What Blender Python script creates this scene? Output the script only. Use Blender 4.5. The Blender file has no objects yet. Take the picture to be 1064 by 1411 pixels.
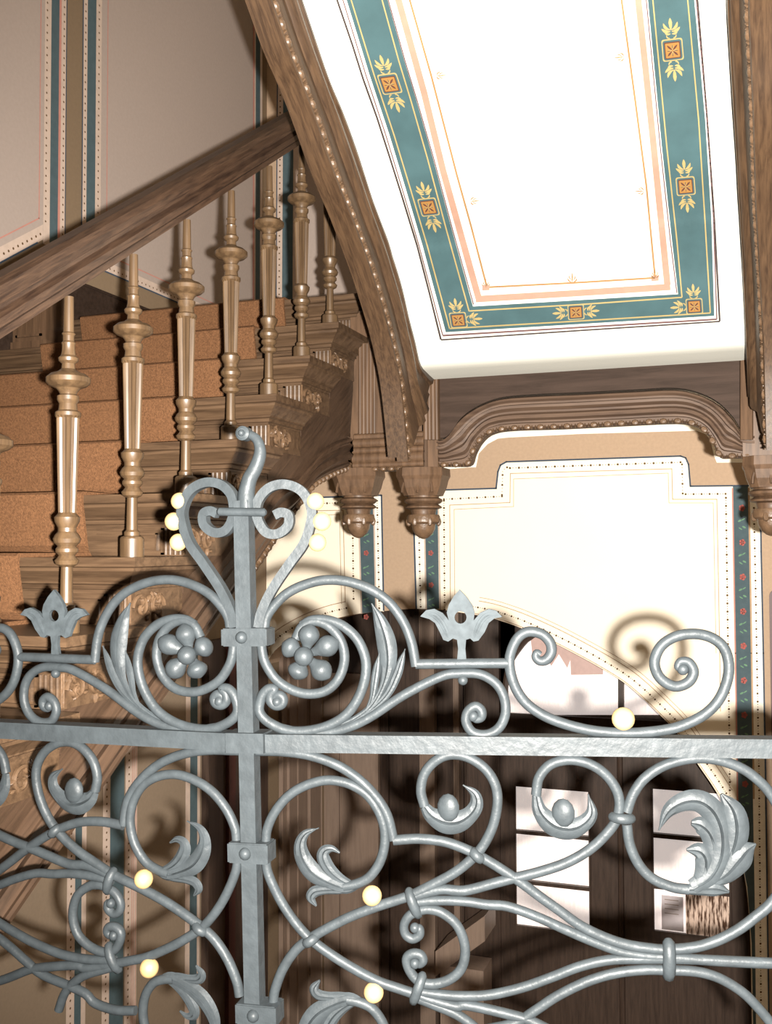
import bpy, bmesh, math, random
import numpy as np
from mathutils import Vector, Matrix
from mathutils.bvhtree import BVHTree
from mathutils.geometry import tessellate_polygon
random.seed(4)
SC = bpy.context.scene
COL = SC.collection

# ------------------------------------------------------------------ camera model
F = 1372.0
CX, CY = 532.0, 705.5
YAW, PITCH, ROLL = .344, .035, -.003
_f = Vector((-math.sin(YAW)*math.cos(PITCH), math.cos(YAW)*math.cos(PITCH), math.sin(PITCH)))
_r = Vector((math.cos(YAW), math.sin(YAW), 0))
_u = _r.cross(_f)
RT = _r*math.cos(ROLL) + _u*math.sin(ROLL)
UP = -_r*math.sin(ROLL) + _u*math.cos(ROLL)
FW = _f
def ray(p):
    return RT*((p[0]-CX)/F) - UP*((p[1]-CY)/F) + FW
def onX(p, X): d = ray(p); return d*(X/d.x)
def onY(p, Y): d = ray(p); return d*(Y/d.y)
def proj(P):
    P = Vector(P); w = P.dot(FW)
    return (CX + F*P.dot(RT)/w, CY - F*P.dot(UP)/w)

# ------------------------------------------------------------------ materials
def new_mat(name):
    m = bpy.data.materials.new(name); m.use_nodes = True
    nt = m.node_tree
    return m, nt, nt.nodes['Principled BSDF']
def plain(name, col, rough=.6, metal=0, var=.06, scale=30, bump=0, bscale=60, spec=.5):
    m, nt, b = new_mat(name)
    tc = nt.nodes.new('ShaderNodeTexCoord')
    n = nt.nodes.new('ShaderNodeTexNoise'); n.inputs['Scale'].default_value = scale; n.inputs['Detail'].default_value = 4
    nt.links.new(tc.outputs['Object'], n.inputs['Vector'])
    cr = nt.nodes.new('ShaderNodeValToRGB')
    e = cr.color_ramp.elements
    e[0].position = .3; e[1].position = .7
    e[0].color = [max(0, c*(1-var)) for c in col] + [1]
    e[1].color = [min(1, c*(1+var)) for c in col] + [1]
    nt.links.new(n.outputs['Fac'], cr.inputs['Fac'])
    nt.links.new(cr.outputs['Color'], b.inputs['Base Color'])
    b.inputs['Roughness'].default_value = rough; b.inputs['Metallic'].default_value = metal
    b.inputs['Specular IOR Level'].default_value = spec
    if bump:
        n2 = nt.nodes.new('ShaderNodeTexNoise'); n2.inputs['Scale'].default_value = bscale; n2.inputs['Detail'].default_value = 5
        nt.links.new(tc.outputs['Object'], n2.inputs['Vector'])
        bp = nt.nodes.new('ShaderNodeBump'); bp.inputs['Strength'].default_value = bump; bp.inputs['Distance'].default_value = .004
        nt.links.new(n2.outputs['Fac'], bp.inputs['Height']); nt.links.new(bp.outputs['Normal'], b.inputs['Normal'])
    return m
def wood(name, light, dark, axis=0, rough=.38, coat=.3, stretch=14, spec=.35, tilt=0):
    m, nt, b = new_mat(name)
    tc = nt.nodes.new('ShaderNodeTexCoord')
    mp = nt.nodes.new('ShaderNodeMapping')
    s = [stretch]*3; s[axis] = stretch*.08
    mp.inputs['Scale'].default_value = s
    vr = nt.nodes.new('ShaderNodeVectorRotate'); vr.rotation_type = 'X_AXIS'; vr.inputs['Angle'].default_value = math.radians(tilt)
    nt.links.new(tc.outputs['Object'], vr.inputs['Vector']); nt.links.new(vr.outputs['Vector'], mp.inputs['Vector'])
    n = nt.nodes.new('ShaderNodeTexNoise'); n.inputs['Scale'].default_value = 3.5; n.inputs['Detail'].default_value = 8
    n.inputs['Roughness'].default_value = .65; n.inputs['Distortion'].default_value = .4
    nt.links.new(mp.outputs['Vector'], n.inputs['Vector'])
    cr = nt.nodes.new('ShaderNodeValToRGB'); e = cr.color_ramp.elements
    e[0].position = .34; e[1].position = .62
    e[0].color = list(dark)+[1]; e[1].color = list(light)+[1]
    nt.links.new(n.outputs['Fac'], cr.inputs['Fac'])
    nt.links.new(cr.outputs['Color'], b.inputs['Base Color'])
    bp = nt.nodes.new('ShaderNodeBump'); bp.inputs['Strength'].default_value = .25; bp.inputs['Distance'].default_value = .002
    nt.links.new(n.outputs['Fac'], bp.inputs['Height']); nt.links.new(bp.outputs['Normal'], b.inputs['Normal'])
    b.inputs['Roughness'].default_value = rough
    b.inputs['Specular IOR Level'].default_value = spec
    b.inputs['Coat Weight'].default_value = coat*.5; b.inputs['Coat Roughness'].default_value = .3
    return m
M = {}
M['iron'] = plain('grey_painted_iron', (.0195, .0232, .0255), .47, .0, .15, 40, .35, 70, .15)
M['iron_flat'] = plain('grey_painted_iron_plate', (.026, .031, .034), .6, .0, .2, 60, .3, 70, .04)
M['gilt'] = plain('gilt_paint', (.245, .165, .072), .45, .0, .08, 40, .3, 70)
M['oak_x'] = wood('oak_along_x', (.076, .045, .025), (.035, .020, .011), 0)
M['oak_y'] = wood('oak_along_y', (.150, .080, .040), (.070, .035, .017), 1)
M['oak_z'] = wood('oak_upright', (.084, .048, .027), (.044, .025, .014), 2, .52, .1, 14, .18)
M['turned'] = wood('turned_oak', (.080, .048, .024), (.038, .022, .011), 2, .4, .2)
M['oak_dark'] = wood('dark_oak', (.034, .021, .015), (.020, .012, .008), 0, .7, .0, 14, .12)
M['oak_string'] = wood('string_oak', (.055, .031, .016), (.024, .013, .007), 1, .45, .2, 30, .3, 38)
M['oak_rail'] = wood('handrail_oak', (.050, .028, .017), (.017, .009, .006), 1, .42, .2, 30, .3, -33.4)
M['oak_darky'] = wood('dark_oak_rake', (.052, .030, .018), (.026, .015, .009), 1, .45, .15, 20, .3, -33.4)
M['oak_fascia'] = wood('fascia_oak', (.078, .048, .031), (.045, .027, .018), 0, .6, .05, 14, .2)
M['oak_carve'] = plain('carved_oak', (.080, .047, .026), .4, 0, .25, 40, .4, 120, .35)
M['door'] = wood('door_stain', (.062, .039, .028), (.034, .021, .015), 2, .45, .2)
M['panelling'] = wood('panelling_stain', (.225, .16, .12), (.185, .13, .098), 2, .5, .1)
M['redwood'] = plain('red_brown_paint', (.07, .022, .016), .5)
M['carpet'] = plain('coir_carpet', (.112, .053, .0245), .95, 0, .3, 160, .9, 420, .1)
M['cream'] = plain('cream_plaster', (.92, .82, .66), .8, 0, .01, 4, .05, 40, .2)
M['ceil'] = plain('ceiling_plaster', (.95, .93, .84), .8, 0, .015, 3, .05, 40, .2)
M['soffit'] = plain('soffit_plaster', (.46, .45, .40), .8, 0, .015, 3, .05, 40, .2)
M['ceilmid'] = plain('ceiling_plaster_pale', (.95, .94, .87), .8, 0, .012, 3, .05, 40, .2)
M['tan'] = plain('tan_distemper', (.42, .30, .205), .85, 0, .05, 60, .05, 90, .2)
M['mauve'] = plain('grey_beige_distemper', (.36, .295, .258), .9, 0, .03, 60, .05, 90, .2)
M['taupe'] = plain('taupe_distemper', (.19, .135, .085), .9, 0, .04, 60, .05, 90, .2)
M['lowtan'] = plain('drab_distemper', (.22, .165, .115), .9, 0, .04, 60, .05, 90, .2)
M['teal'] = plain('teal_paint', (.066, .098, .110), .8, 0, .08, 25, 0, 0, .2)
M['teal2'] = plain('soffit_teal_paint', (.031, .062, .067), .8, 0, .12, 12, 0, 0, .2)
M['navy'] = plain('navy_line', (.03, .05, .08), .8)
M['black'] = plain('black_line', (.02, .012, .01), .8)
M['pinkw'] = plain('pale_pink_strip', (.50, .39, .32), .85)
M['rose'] = plain('rose_line', (.45, .20, .16), .8)
M['peach'] = plain('peach_band', (.235, .135, .095), .8)
M['orange'] = plain('orange_line', (.19, .10, .035), .8)
M['gold'] = plain('yellow_ornament', (.23, .17, .065), .7)
M['goldo'] = plain('orange_ornament', (.19, .09, .018), .7)
M['brownp'] = plain('brown_ornament', (.045, .012, .006), .8)
M['dots'] = plain('brown_dots', (.09, .045, .012), .8)
M['white'] = plain('white_strip', (.90, .84, .72), .8)
M['lineb'] = plain('faint_brown_line', (.42, .28, .17), .8)
M['redf'] = plain('red_flower_paint', (.34, .085, .07), .8)
M['greenf'] = plain('green_leaf_paint', (.12, .24, .14), .8)
M['plum'] = plain('plum_line', (.075, .035, .035), .8)
M['paper'] = plain('aged_paper', (.62, .55, .56), .8, 0, .08, 20)
M['pinkg'] = plain('etched_glass', (.62, .42, .37), .4)
def glass_mat():
    m, nt, b = new_mat('frosted_reeded_glass')
    tc = nt.nodes.new('ShaderNodeTexCoord')
    mp = nt.nodes.new('ShaderNodeMapping'); mp.inputs['Scale'].default_value = (60, 60, 7)
    nt.links.new(tc.outputs['Object'], mp.inputs['Vector'])
    n = nt.nodes.new('ShaderNodeTexNoise'); n.inputs['Scale'].default_value = 1.6; n.inputs['Detail'].default_value = 5
    nt.links.new(mp.outputs['Vector'], n.inputs['Vector'])
    cr = nt.nodes.new('ShaderNodeValToRGB'); e = cr.color_ramp.elements
    e[0].position = .30; e[0].color = (.90, .70, .63, 1); e[1].position = .6; e[1].color = (.97, .90, .86, 1)
    nt.links.new(n.outputs['Fac'], cr.inputs['Fac']); nt.links.new(cr.outputs['Color'], b.inputs['Base Color'])
    bp = nt.nodes.new('ShaderNodeBump'); bp.inputs['Strength'].default_value = .5; bp.inputs['Distance'].default_value = .004
    nt.links.new(n.outputs['Fac'], bp.inputs['Height']); nt.links.new(bp.outputs['Normal'], b.inputs['Normal'])
    b.inputs['Roughness'].default_value = .35
    b.inputs['Emission Color'].default_value = (1, .9, .86, 1); b.inputs['Emission Strength'].default_value = .5  # even glow put into the glass, stands in for light behind the panes
    return m
M['glass'] = glass_mat()
def reed_mat():
    m, nt, b = new_mat('dark_reeded_glass')
    tc = nt.nodes.new('ShaderNodeTexCoord')
    mp = nt.nodes.new('ShaderNodeMapping'); mp.inputs['Scale'].default_value = (45, 45, 7)
    nt.links.new(tc.outputs['Object'], mp.inputs['Vector'])
    n = nt.nodes.new('ShaderNodeTexNoise'); n.inputs['Scale'].default_value = 1.8; n.inputs['Detail'].default_value = 6
    nt.links.new(mp.outputs['Vector'], n.inputs['Vector'])
    cr = nt.nodes.new('ShaderNodeValToRGB'); e = cr.color_ramp.elements
    e[0].position = .42; e[0].color = (.10, .05, .03, 1); e[1].position = .56; e[1].color = (.80, .60, .48, 1)
    nt.links.new(n.outputs['Fac'], cr.inputs['Fac']); nt.links.new(cr.outputs['Color'], b.inputs['Base Color'])
    b.inputs['Roughness'].default_value = .3
    return m
M['reed'] = reed_mat()

# ------------------------------------------------------------------ mesh builder
class MB:
    def __init__(s): s.v = []; s.f = []; s.mi = []; s.sm = []
    def add(s, vs, fs, mi=0, smooth=False):
        o = len(s.v); s.v += [tuple(v) for v in vs]
        for f in fs: s.f.append([i+o for i in f]); s.mi.append(mi); s.sm.append(smooth)
    def box(s, a, b, mi=0, fr=None):
        x0, y0, z0 = a; x1, y1, z1 = b
        vs = [(x0,y0,z0),(x1,y0,z0),(x1,y1,z0),(x0,y1,z0),(x0,y0,z1),(x1,y0,z1),(x1,y1,z1),(x0,y1,z1)]
        if fr: vs = [fr(*v) for v in vs]
        s.add(vs, [(0,3,2,1),(4,5,6,7),(0,1,5,4),(1,2,6,5),(2,3,7,6),(3,0,4,7)], mi)
    def rings(s, rs, mi=0, smooth=True, cap=True, closed=False):
        n = len(rs[0]); fs = []; vs = [v for r in rs for v in r]
        m = len(rs)
        for i in range(m if closed else m-1):
            for j in range(n):
                k = (j+1) % n; i2 = (i+1) % m
                fs.append((i*n+j, i*n+k, i2*n+k, i2*n+j))
        s.add(vs, fs, mi, smooth)
        if cap and not closed:
            s.add(rs[0], [tuple(range(n))[::-1]], mi); s.add(rs[-1], [tuple(range(n))], mi)
    def tube(s, pts, rad, seg=10, mi=0, sq=None, ref=None):
        pts = [Vector(p) for p in pts]
        if not hasattr(rad, '__len__'): rad = [rad]*len(pts)
        T = []
        for i in range(len(pts)):
            a = pts[max(0, i-1)]; b = pts[min(len(pts)-1, i+1)]
            t = (b-a); T.append(t.normalized() if t.length > 1e-9 else Vector((0, 0, 1)))
        if ref is None:
            ref = Vector((0, 0, 1)) if abs(T[0].z) < .8 else Vector((1, 0, 0))
        ref = Vector(ref)
        rs = []
        for p, t, r in zip(pts, T, rad):
            n1 = (ref - t*ref.dot(t)); n1 = n1.normalized() if n1.length > 1e-6 else t.orthogonal().normalized()
            n2 = t.cross(n1)
            if sq: rs.append([p + n1*(a*r) + n2*(b*r*sq) for a, b in ((1,1),(1,-1),(-1,-1),(-1,1))])
            else: rs.append([p + (n1*math.cos(q) + n2*math.sin(q))*r for q in [2*math.pi*j/seg for j in range(seg)]])
        s.rings(rs, mi, not sq)
    def ball(s, c, r, mi=0, sc=(1,1,1), seg=14, fr=None):
        c = Vector(c); rs = []
        R_ = seg//2
        for i in range(R_+1):
            th = math.pi*i/R_; z = math.cos(th); q = max(math.sin(th), .02)
            ring = []
            for j in range(seg):
                a = 2*math.pi*j/seg
                d = Vector((q*math.cos(a)*sc[0], q*math.sin(a)*sc[1], z*sc[2]))*r
                if fr: d = fr[0]*d.x + fr[1]*d.y + fr[2]*d.z
                ring.append(c+d)
            rs.append(ring)
        s.rings(rs, mi)
    def lathe(s, prof, c=(0,0,0), seg=20, mi=0, rot=0, flute=None):
        rs = []
        for r, z in prof:
            ring = []
            for j in range(seg):
                a = 2*math.pi*j/seg + rot; rr = r
                if flute and flute[0] <= z <= flute[1] and j % 2: rr = r*.84
                ring.append((c[0]+rr*math.cos(a), c[1]+rr*math.sin(a), c[2]+z))
            rs.append(ring)
        s.rings(rs, mi, seg > 8)
    def build(s, name, mats, parent=None, loc=None, sharp=.7):
        me = bpy.data.meshes.new(name); me.from_pydata(s.v, [], s.f)
        if not isinstance(mats, (list, tuple)): mats = [mats]
        for m in mats: me.materials.append(m)
        me.polygons.foreach_set('material_index', s.mi)
        me.polygons.foreach_set('use_smooth', s.sm)
        bm = bmesh.new(); bm.from_mesh(me)
        bmesh.ops.recalc_face_normals(bm, faces=bm.faces)
        for e in bm.edges:
            if len(e.link_faces) == 2 and e.calc_face_angle(0) > sharp: e.smooth = False
        bm.to_mesh(me); bm.free(); me.update()
        o = bpy.data.objects.new(name, me); COL.objects.link(o)
        if loc is not None:
            l = Vector(loc); me.transform(Matrix.Translation(-l)); o.location = l
        if parent:
            o.parent = parent
            o.matrix_parent_inverse = Matrix.Translation(-wloc(parent))
        return o
def wloc(o):
    l = Vector(o.location) 
    if o.parent: l = l.copy()
    return l
def tag(o, label=None, cat=None, group=None, kind=None):
    if label: o['label'] = label
    if cat: o['category'] = cat
    if group: o['group'] = group
    if kind: o['kind'] = kind
    return o
def empty(name, loc, label, cat, group=None, kind=None):
    o = bpy.data.objects.new(name, None); COL.objects.link(o); o.location = loc
    o.empty_display_size = .1
    return tag(o, label, cat, group, kind)

# ------------------------------------------------------------------ curve helpers
def spline(pts, n=5, closed=False):
    P = [np.array(p, float) for p in pts]; out = []
    m = len(P)
    if m < 3: 
        return [tuple(P[0]+(P[1]-P[0])*i/n) for i in range(n+1)]
    for i in range(m-1):
        p0 = P[i-1] if i else 2*P[0]-P[1]; p1 = P[i]; p2 = P[i+1]
        p3 = P[i+2] if i+2 < m else 2*P[-1]-P[-2]
        # centripetal-ish via uniform Catmull-Rom with limited tangents
        for k in range(n):
            t = k/n
            out.append(.5*((2*p1)+(-p0+p2)*t+(2*p0-5*p1+4*p2-p3)*t*t+(-p0+3*p1-3*p2+p3)*t**3))
    out.append(P[-1])
    return [tuple(p) for p in out]
def resample(pts, n):
    P = [np.array(p, float) for p in pts]
    L = [0]
    for a, b in zip(P, P[1:]): L.append(L[-1]+float(np.linalg.norm(b-a)))
    L = np.array(L); A = np.array(P); ts = np.linspace(0, L[-1], n)
    return [tuple(np.interp(t, L, A[:, k]) for k in range(A.shape[1])) for t in ts]
def crop_px(x0, y0, s, pts): return [(x0+p[0]/s, y0+p[1]/s) for p in pts]

def loft2(A, B, prof, N, th, mb, mi=0):
    """solid between two rails A and B; prof = (t, relief) list; N = direction of relief, th = thickness behind"""
    N = Vector(N); rs = []
    for a, b in zip(A, B):
        a = Vector(a); b = Vector(b)
        ring = [a+(b-a)*t+N*n for t, n in prof] + [b-N*th, a-N*th]
        rs.append(ring)
    mb.rings(rs, mi, True)

def bead_row(mb, path, N, r=.009, step=.03, mi=0):
    """egg and reel beading along a 3D path"""
    L = 0
    P = resample(path, 400)
    P = [Vector(p) for p in P]
    tot = sum((b-a).length for a, b in zip(P, P[1:]))
    n = max(2, int(tot/step)); Q = resample([tuple(p) for p in P], n*2+1)
    N = Vector(N).normalized()
    for i in range(0, 2*n+1):
        p = Vector(Q[i]); a = Vector(Q[max(0, i-1)]); b = Vector(Q[min(2*n, i+1)])
        t = (b-a).normalized(); w = t.cross(N).normalized()
        if i % 2: mb.ball(p, r, mi, (1.25, .95, .9), 8, (t, w, N))
        else:
            for q in (-.16, .16): mb.ball(p+t*(q*step*.9), r*.9, mi, (.28, .95, .85), 6, (t, w, N))
def carving(mb, fr, w, h, seed, mi=0):
    """leafy relief in local (a,b,n) frame"""
    rnd = random.Random(seed)
    for s in (-1, 1):
        pts = []
        for k in range(22):
            q = k/21; a = q*4.2*math.pi/2*1.2; r = (1-q)*h*.42+.003
            pts.append(fr(w*.5+s*w*.24+s*math.cos(a)*r, h*.5+math.sin(a)*r, .004+.006*q))
        mb.tube(pts, [.0065*(1-.4*k/21) for k in range(22)], 6, mi)
    O = fr(0, 0, 0); ex = fr(1, 0, 0)-O; ey = fr(0, 1, 0)-O; ez = fr(0, 0, 1)-O
    for k in range(16):
        a = rnd.uniform(.06, .94)*w; b = rnd.uniform(.1, .9)*h; th = rnd.uniform(0, 3.1)
        e1 = ex*math.cos(th)+ey*math.sin(th); e2 = -ex*math.sin(th)+ey*math.cos(th)
        mb.ball(fr(a, b, .004), .011, mi, (1.3, .5, .75), 8, (e1, e2, ez))

# ================================================================== GATE
O = ray((343, 1012)); fwh = Vector((-math.sin(YAW), math.cos(YAW), 0)); rth = Vector((math.cos(YAW), math.sin(YAW), 0))
O = O*(1.7/O.dot(fwh))
aL, aR = math.radians(17), math.radians(7)
uL = rth*math.cos(aL)-fwh*math.sin(aL); uR = rth*math.cos(aR)-fwh*math.sin(aR)
nm = ((uL+uR)/2).cross(Vector((0, 0, 1)))
def onpl(p, n, P0=O): r = ray(p); return r*(P0.dot(n)/r.dot(n))
_t = onpl((342, 700), nm); _b = onpl((358, 1400), nm); upG = (_t-_b).normalized()
nR = uR.cross(upG).normalized(); nL = uL.cross(upG).normalized()   # face the camera
def inv(p, u, n):
    w = onpl(p, n)-O
    A = np.array([list(u), list(upG)]).T
    s = np.linalg.lstsq(A, np.array(list(w)), rcond=None)[0]
    return float(s[0]), float(s[1])
def toR(p): return inv(p, uR, nR)
pairs = [((191,832),(512,832)),((133,910),(573,918)),((204,1210),(512,1232)),((150,1215),(570,1250)),((278,1280),(428,1295)),
 ((85,1145),(658,1178)),((172,1137),(538,1158)),((155,1320),(572,1360)),((212,1332),(515,1366)),((87,850),(635,850)),((345,876),(345,876)),
 ((245,690),(434,690)),((238,720),(444,719)),((247,746),(437,747)),((40,1165),(705,1208)),((62,900),(617,914)),((172,1137),(538,1158)),
 ((75,985),(660,1000)),((254,901),(422,903)),((345,1172),(345,1172)),((100,1060),(620,1070))]
_A = []; _dU = []; _dV = []
for l, r in pairs:
    U, V = toR(r); u2, v2 = inv(l, uL, nL)
    _A.append([1, U, V, U*V, V*V]); _dU.append(-u2-U); _dV.append(v2-V)
_A = np.array(_A); _R = np.eye(5)*1e-3
cU = np.linalg.solve(_A.T@_A+_R, _A.T@np.array(_dU)); cV = np.linalg.solve(_A.T@_A+_R, _A.T@np.array(_dV))
def mR(U, V, n=0): return O+uR*U+upG*V+nR*n
def mL(U, V, n=0):
    b = np.array([1, U, V, U*V, V*V]); k = min(1, max(0, U/.03))
    return O-uL*(U+float(b@cU)*k)+upG*(V+float(b@cV)*k)+nL*n
gate = empty('wrought_iron_gate', (O.x, O.y, -1.6), 'grey wrought iron gate with scrollwork, gilt balls and a curled finial on its square post', 'gate')
def gbuild(mb, name, mat='iron', label=None):
    o = mb.build(name, M[mat], gate)
    if label: o['label'] = label
    return o
LC = .60
def sides(fn, maxU=LC):
    fn(mR, 1); fn(mL, -1)
def scroll(px, r=.0085, taper=(1, 1), n=5, z=0, name='scroll', left=True, smooth=True, eye=None, sq=None):
    UV = [toR(p) for p in px]
    UV = spline(UV, n) if smooth else UV
    nn = len(UV)
    full = []
    for i in range(nn):
        q = i/(nn-1); k = 1
        if q < .12: k = taper[0]+(1-taper[0])*q/.12
        if q > .88: k = taper[1]+(1-taper[1])*(1-q)/.12
        full.append(r*k*1.05)
    for m, sd in ((mR, 1), (mL, -1)):
        if sd < 0 and not left: continue
        runs = [[]]
        for i, q in enumerate(UV):
            if sd > 0 or q[0] < LC: runs[-1].append(i)
            elif runs[-1]: runs.append([])
        for run in runs:
            if len(run) < 3 and not (len(UV) < 6 and len(run) > 1): continue
            mb = MB(); nrm = nR if sd > 0 else nL
            mb.tube([m(*UV[i], z) for i in run], [full[i] for i in run], 12, sq=sq, ref=nrm)
            if eye is not None and (eye % nn) in run: mb.ball(m(*UV[eye], z+.002), r*1.15)
            gbuild(mb, name)
c1 = lambda *p: crop_px(100, 560, 1.97, p)
c2 = lambda *p: crop_px(560, 780, 2.111, p)
c4 = lambda *p: crop_px(320, 1000, 2.8, p)
c5 = lambda *p: crop_px(640, 1000, 2.509, p)
# --- upper tier
scroll(c1((522,600),(526,575),(542,548),(575,513),(620,488),(680,472),(745,475),(810,497),(860,533),(898,585),(920,640),(932,705)), .0080)
scroll([(573,915),(620,914.5),(660,914),(700,914)], .0080, smooth=False, n=1)
scroll(c1((514,630),(514,660),(525,700),(560,748),(620,778),(680,775),(720,742),(738,690),(730,640),(700,600),(660,583),(625,596),(606,630)), .0080)
scroll(c1((551,796),(561,786),(573,800),(560,814),(541,802),(545,776),(566,763),(584,784),(580,806),(572,818))[::-1] if False else
       c1((556,802),(548,796),(552,786),(563,784),(572,794),(568,808),(552,812),(538,800),(538,782),(548,768),(530,768),(513,790),(508,830),(540,862),(600,882),(680,872),(745,835),(785,770),(797,700),(778,640),(740,600),(695,580),(650,578),(620,592)), .0082, taper=(.6, .7), eye=0)
scroll(c1((560,866),(640,884),(720,880),(800,848),(900,783),(1000,733),(1050,725)) + c2((205,313),(240,326),(268,350),(285,385),(288,430),(270,470),(235,490),(195,485),(174,455),(178,425),(200,408),(218,420),(218,440),(202,446),(194,436)), .0078, taper=(.5, .6), eye=-1)
scroll(c2((388,268),(380,262),(383,250),(396,248),(402,262),(390,278),(372,268),(368,250),(372,240),(398,236),(425,235),(422,212),(395,193),(350,190),(318,218),(300,270),(312,340),(345,395),(400,435),(470,462),(550,480),(640,486),(730,480),(800,465),(870,430),(915,380),(938,310),(930,250),(900,215),(850,198),(790,203),(742,232),(722,280),(738,325),(780,350),(820,338),(835,310),(825,285),(802,276),(788,290),(798,302)) if False else
       c2((390,258),(380,252),(376,264),(388,276),(408,272),(422,250),(418,222),(392,197),(350,192),(318,218),(300,275),(312,340),(345,395),(400,435),(470,462),(550,480),(640,486),(730,480),(800,465),(870,430),(915,380),(938,310),(930,250),(900,215),(850,198),(790,203),(742,232),(722,280),(738,325),(780,350),(820,338),(836,308),(822,280),(798,278),(790,294),(804,300)), .0082, taper=(.6, .6), eye=-1)
for m in (mR, mL):
    U, V = toR((638, 937)); mb = MB(); mb.ball(m(U, V, .002), .0085); gbuild(mb, 'stud')
def ball_part(px, r, left=True, z=.0):
    for m in ((mR, mL) if left else (mR,)):
        U, V = toR(px)
        if m is mL and U > .47: continue
        mb = MB(); mb.ball((0, 0, 0), r, seg=20)
        o = mb.build('ball', M['gilt']); 
        for v in o.data.vertices: v.co = v.co + m(U, V, z)
        o.parent = gate; o.matrix_parent_inverse = Matrix.Translation(-Vector(gate.location)); o['label'] = 'gilt ball'
ball_part((858.5, 990), .0185, False, .004)
ball_part((434.5, 691), .0152); ball_part((443.5, 718.5), .0160); ball_part((437.5, 747.5), .0152)
ball_part((513, 1233), .0165, z=.004); ball_part((515.5, 1366), .0165, z=.004)
# --- flowers
def flower(m):
    rt_, n_ = (uR, nR) if m is mR else (-uL, nL)
    par = None
    cen = toR((421.5, 903)); mb = MB(); mb.ball(m(*cen, .018), .0165, seg=14); cobj = gbuild(mb, 'flower_centre')
    for p in ((427,873),(453.5,889),(445,924),(411.5,925),(400,891)):
        q = toR(p); mb = MB(); a = m(*cen, .004); b = m(*q, .006)
        pts = [a+(b-a)*t for t in (0, .3, .5, .68, .85, 1, 1.15, 1.28, 1.38, 1.45)]
        mb.tube(pts, [.006, .0065, .0095, .0145, .0180, .0185, .0165, .0128, .0075, .002], 12)
        gbuild(mb, 'petal')
flower(mR); flower(mL)
# --- blades
def blade(mb, m, px, w, z=0, n=5, h=.42):
    UV = [toR(p) for p in px]; K = len(UV)
    UV3 = spline([(a, b, ww*.00124/2) for (a, b), ww in zip(UV, w)], n)
    rs = []
    for i, (a, b, ww) in enumerate(UV3):
        p = Vector((a, b)); q0 = Vector(UV3[max(0, i-1)][:2]); q1 = Vector(UV3[min(len(UV3)-1, i+1)][:2])
        t = (q1-q0).normalized(); s = Vector((-t.y, t.x)); ww = max(ww*.92, .0012); hh = ww*h+.002
        rs.append([m(*(p+s*(ww*e)), z+hh*f) for e, f in ((-1, 0), (-.6, .75), (-.12, .85), (0, .35), (.12, .85), (.6, .75), (1, 0), (.5, -.6), (-.5, -.6))])
    mb.rings(rs)
def leafset(lobes, name, left=True, z=0):
    for m in ((mR, mL) if left else (mR,)):
        mb = MB()
        for px, w in lobes: blade(mb, m, px, w, z)
        gbuild(mb, name)
leafset([(c1((700,874),(760,852),(810,815),(842,760),(856,700),(852,640),(834,580),(812,535)), [6,9,10,11,24,29,19,0]),
         (c1((760,858),(815,820),(855,780),(880,730),(893,690),(903,658)), [5,8,12,14,10,0]),
         (c1((790,840),(812,795),(820,750),(826,710),(833,668)), [4,8,12,11,0])], 'leaf')
# --- trefoil
def trefoil(m):
    out = c2((155,68),(176,90),(193,115),(199,135),(196,158),(203,150),(215,136),(240,124),(262,130),(279,147),(256,152),(240,165),(228,192),(210,216),(196,219),(186,210),(174,214),(172,240),(175,274),(148,274),(151,240),(148,214),(136,210),(122,219),(108,214),(98,192),(84,165),(68,154),(41,146),(58,128),(82,124),(106,136),(118,150),(124,158),(118,135),(124,112),(138,88))
    c = c2((158,149))[0]; hole = [(c[0]+8.3*math.cos(-a), c[1]+8.6*math.sin(-a)) for a in np.linspace(0, 2*math.pi, 17)[:-1]]
    outUV = [toR(p) for p in out]; hUV = [toR(p) for p in hole]
    loops = [[Vector((*p, 0)) for p in outUV], [Vector((*p, 0)) for p in hUV]]
    tr = tessellate_polygon(loops); al = outUV+hUV; N = len(al)
    mb = MB(); vs = [m(a, b, .004) for a, b in al]+[m(a, b, -.004) for a, b in al]
    fs = [tuple(t) for t in tr]+[tuple(i+N for i in t) for t in tr]
    for st, L in ((0, len(outUV)), (len(outUV), len(hUV))):
        for i in range(L): a = st+i; b = st+(i+1) % L; fs.append((a, b, b+N, a+N))
    mb.add(vs, fs)
    for px, w in ((c2((163,196),(158,175)), (9, 14)),):
        pass
    blade(mb, m, c2((196,212),(206,185),(218,160),(240,142),(275,148)), [6,11,12,11,0], .001)
    blade(mb, m, c2((124,212),(114,185),(100,160),(78,142),(45,145)), [6,11,12,11,0], .001)
    gbuild(mb, 'trefoil_finial', 'iron_flat')
trefoil(mR); trefoil(mL)
# --- heart of square bar
scroll(c1((506,600),(514,560),(542,500),(590,428),(628,375),(646,325),(650,280),(625,232),(580,212),(535,222),(505,258),(503,300),(525,340),(558,346),(586,325),(588,296),(568,288),(550,296)), .0076, sq=1.0, n=6)
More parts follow.
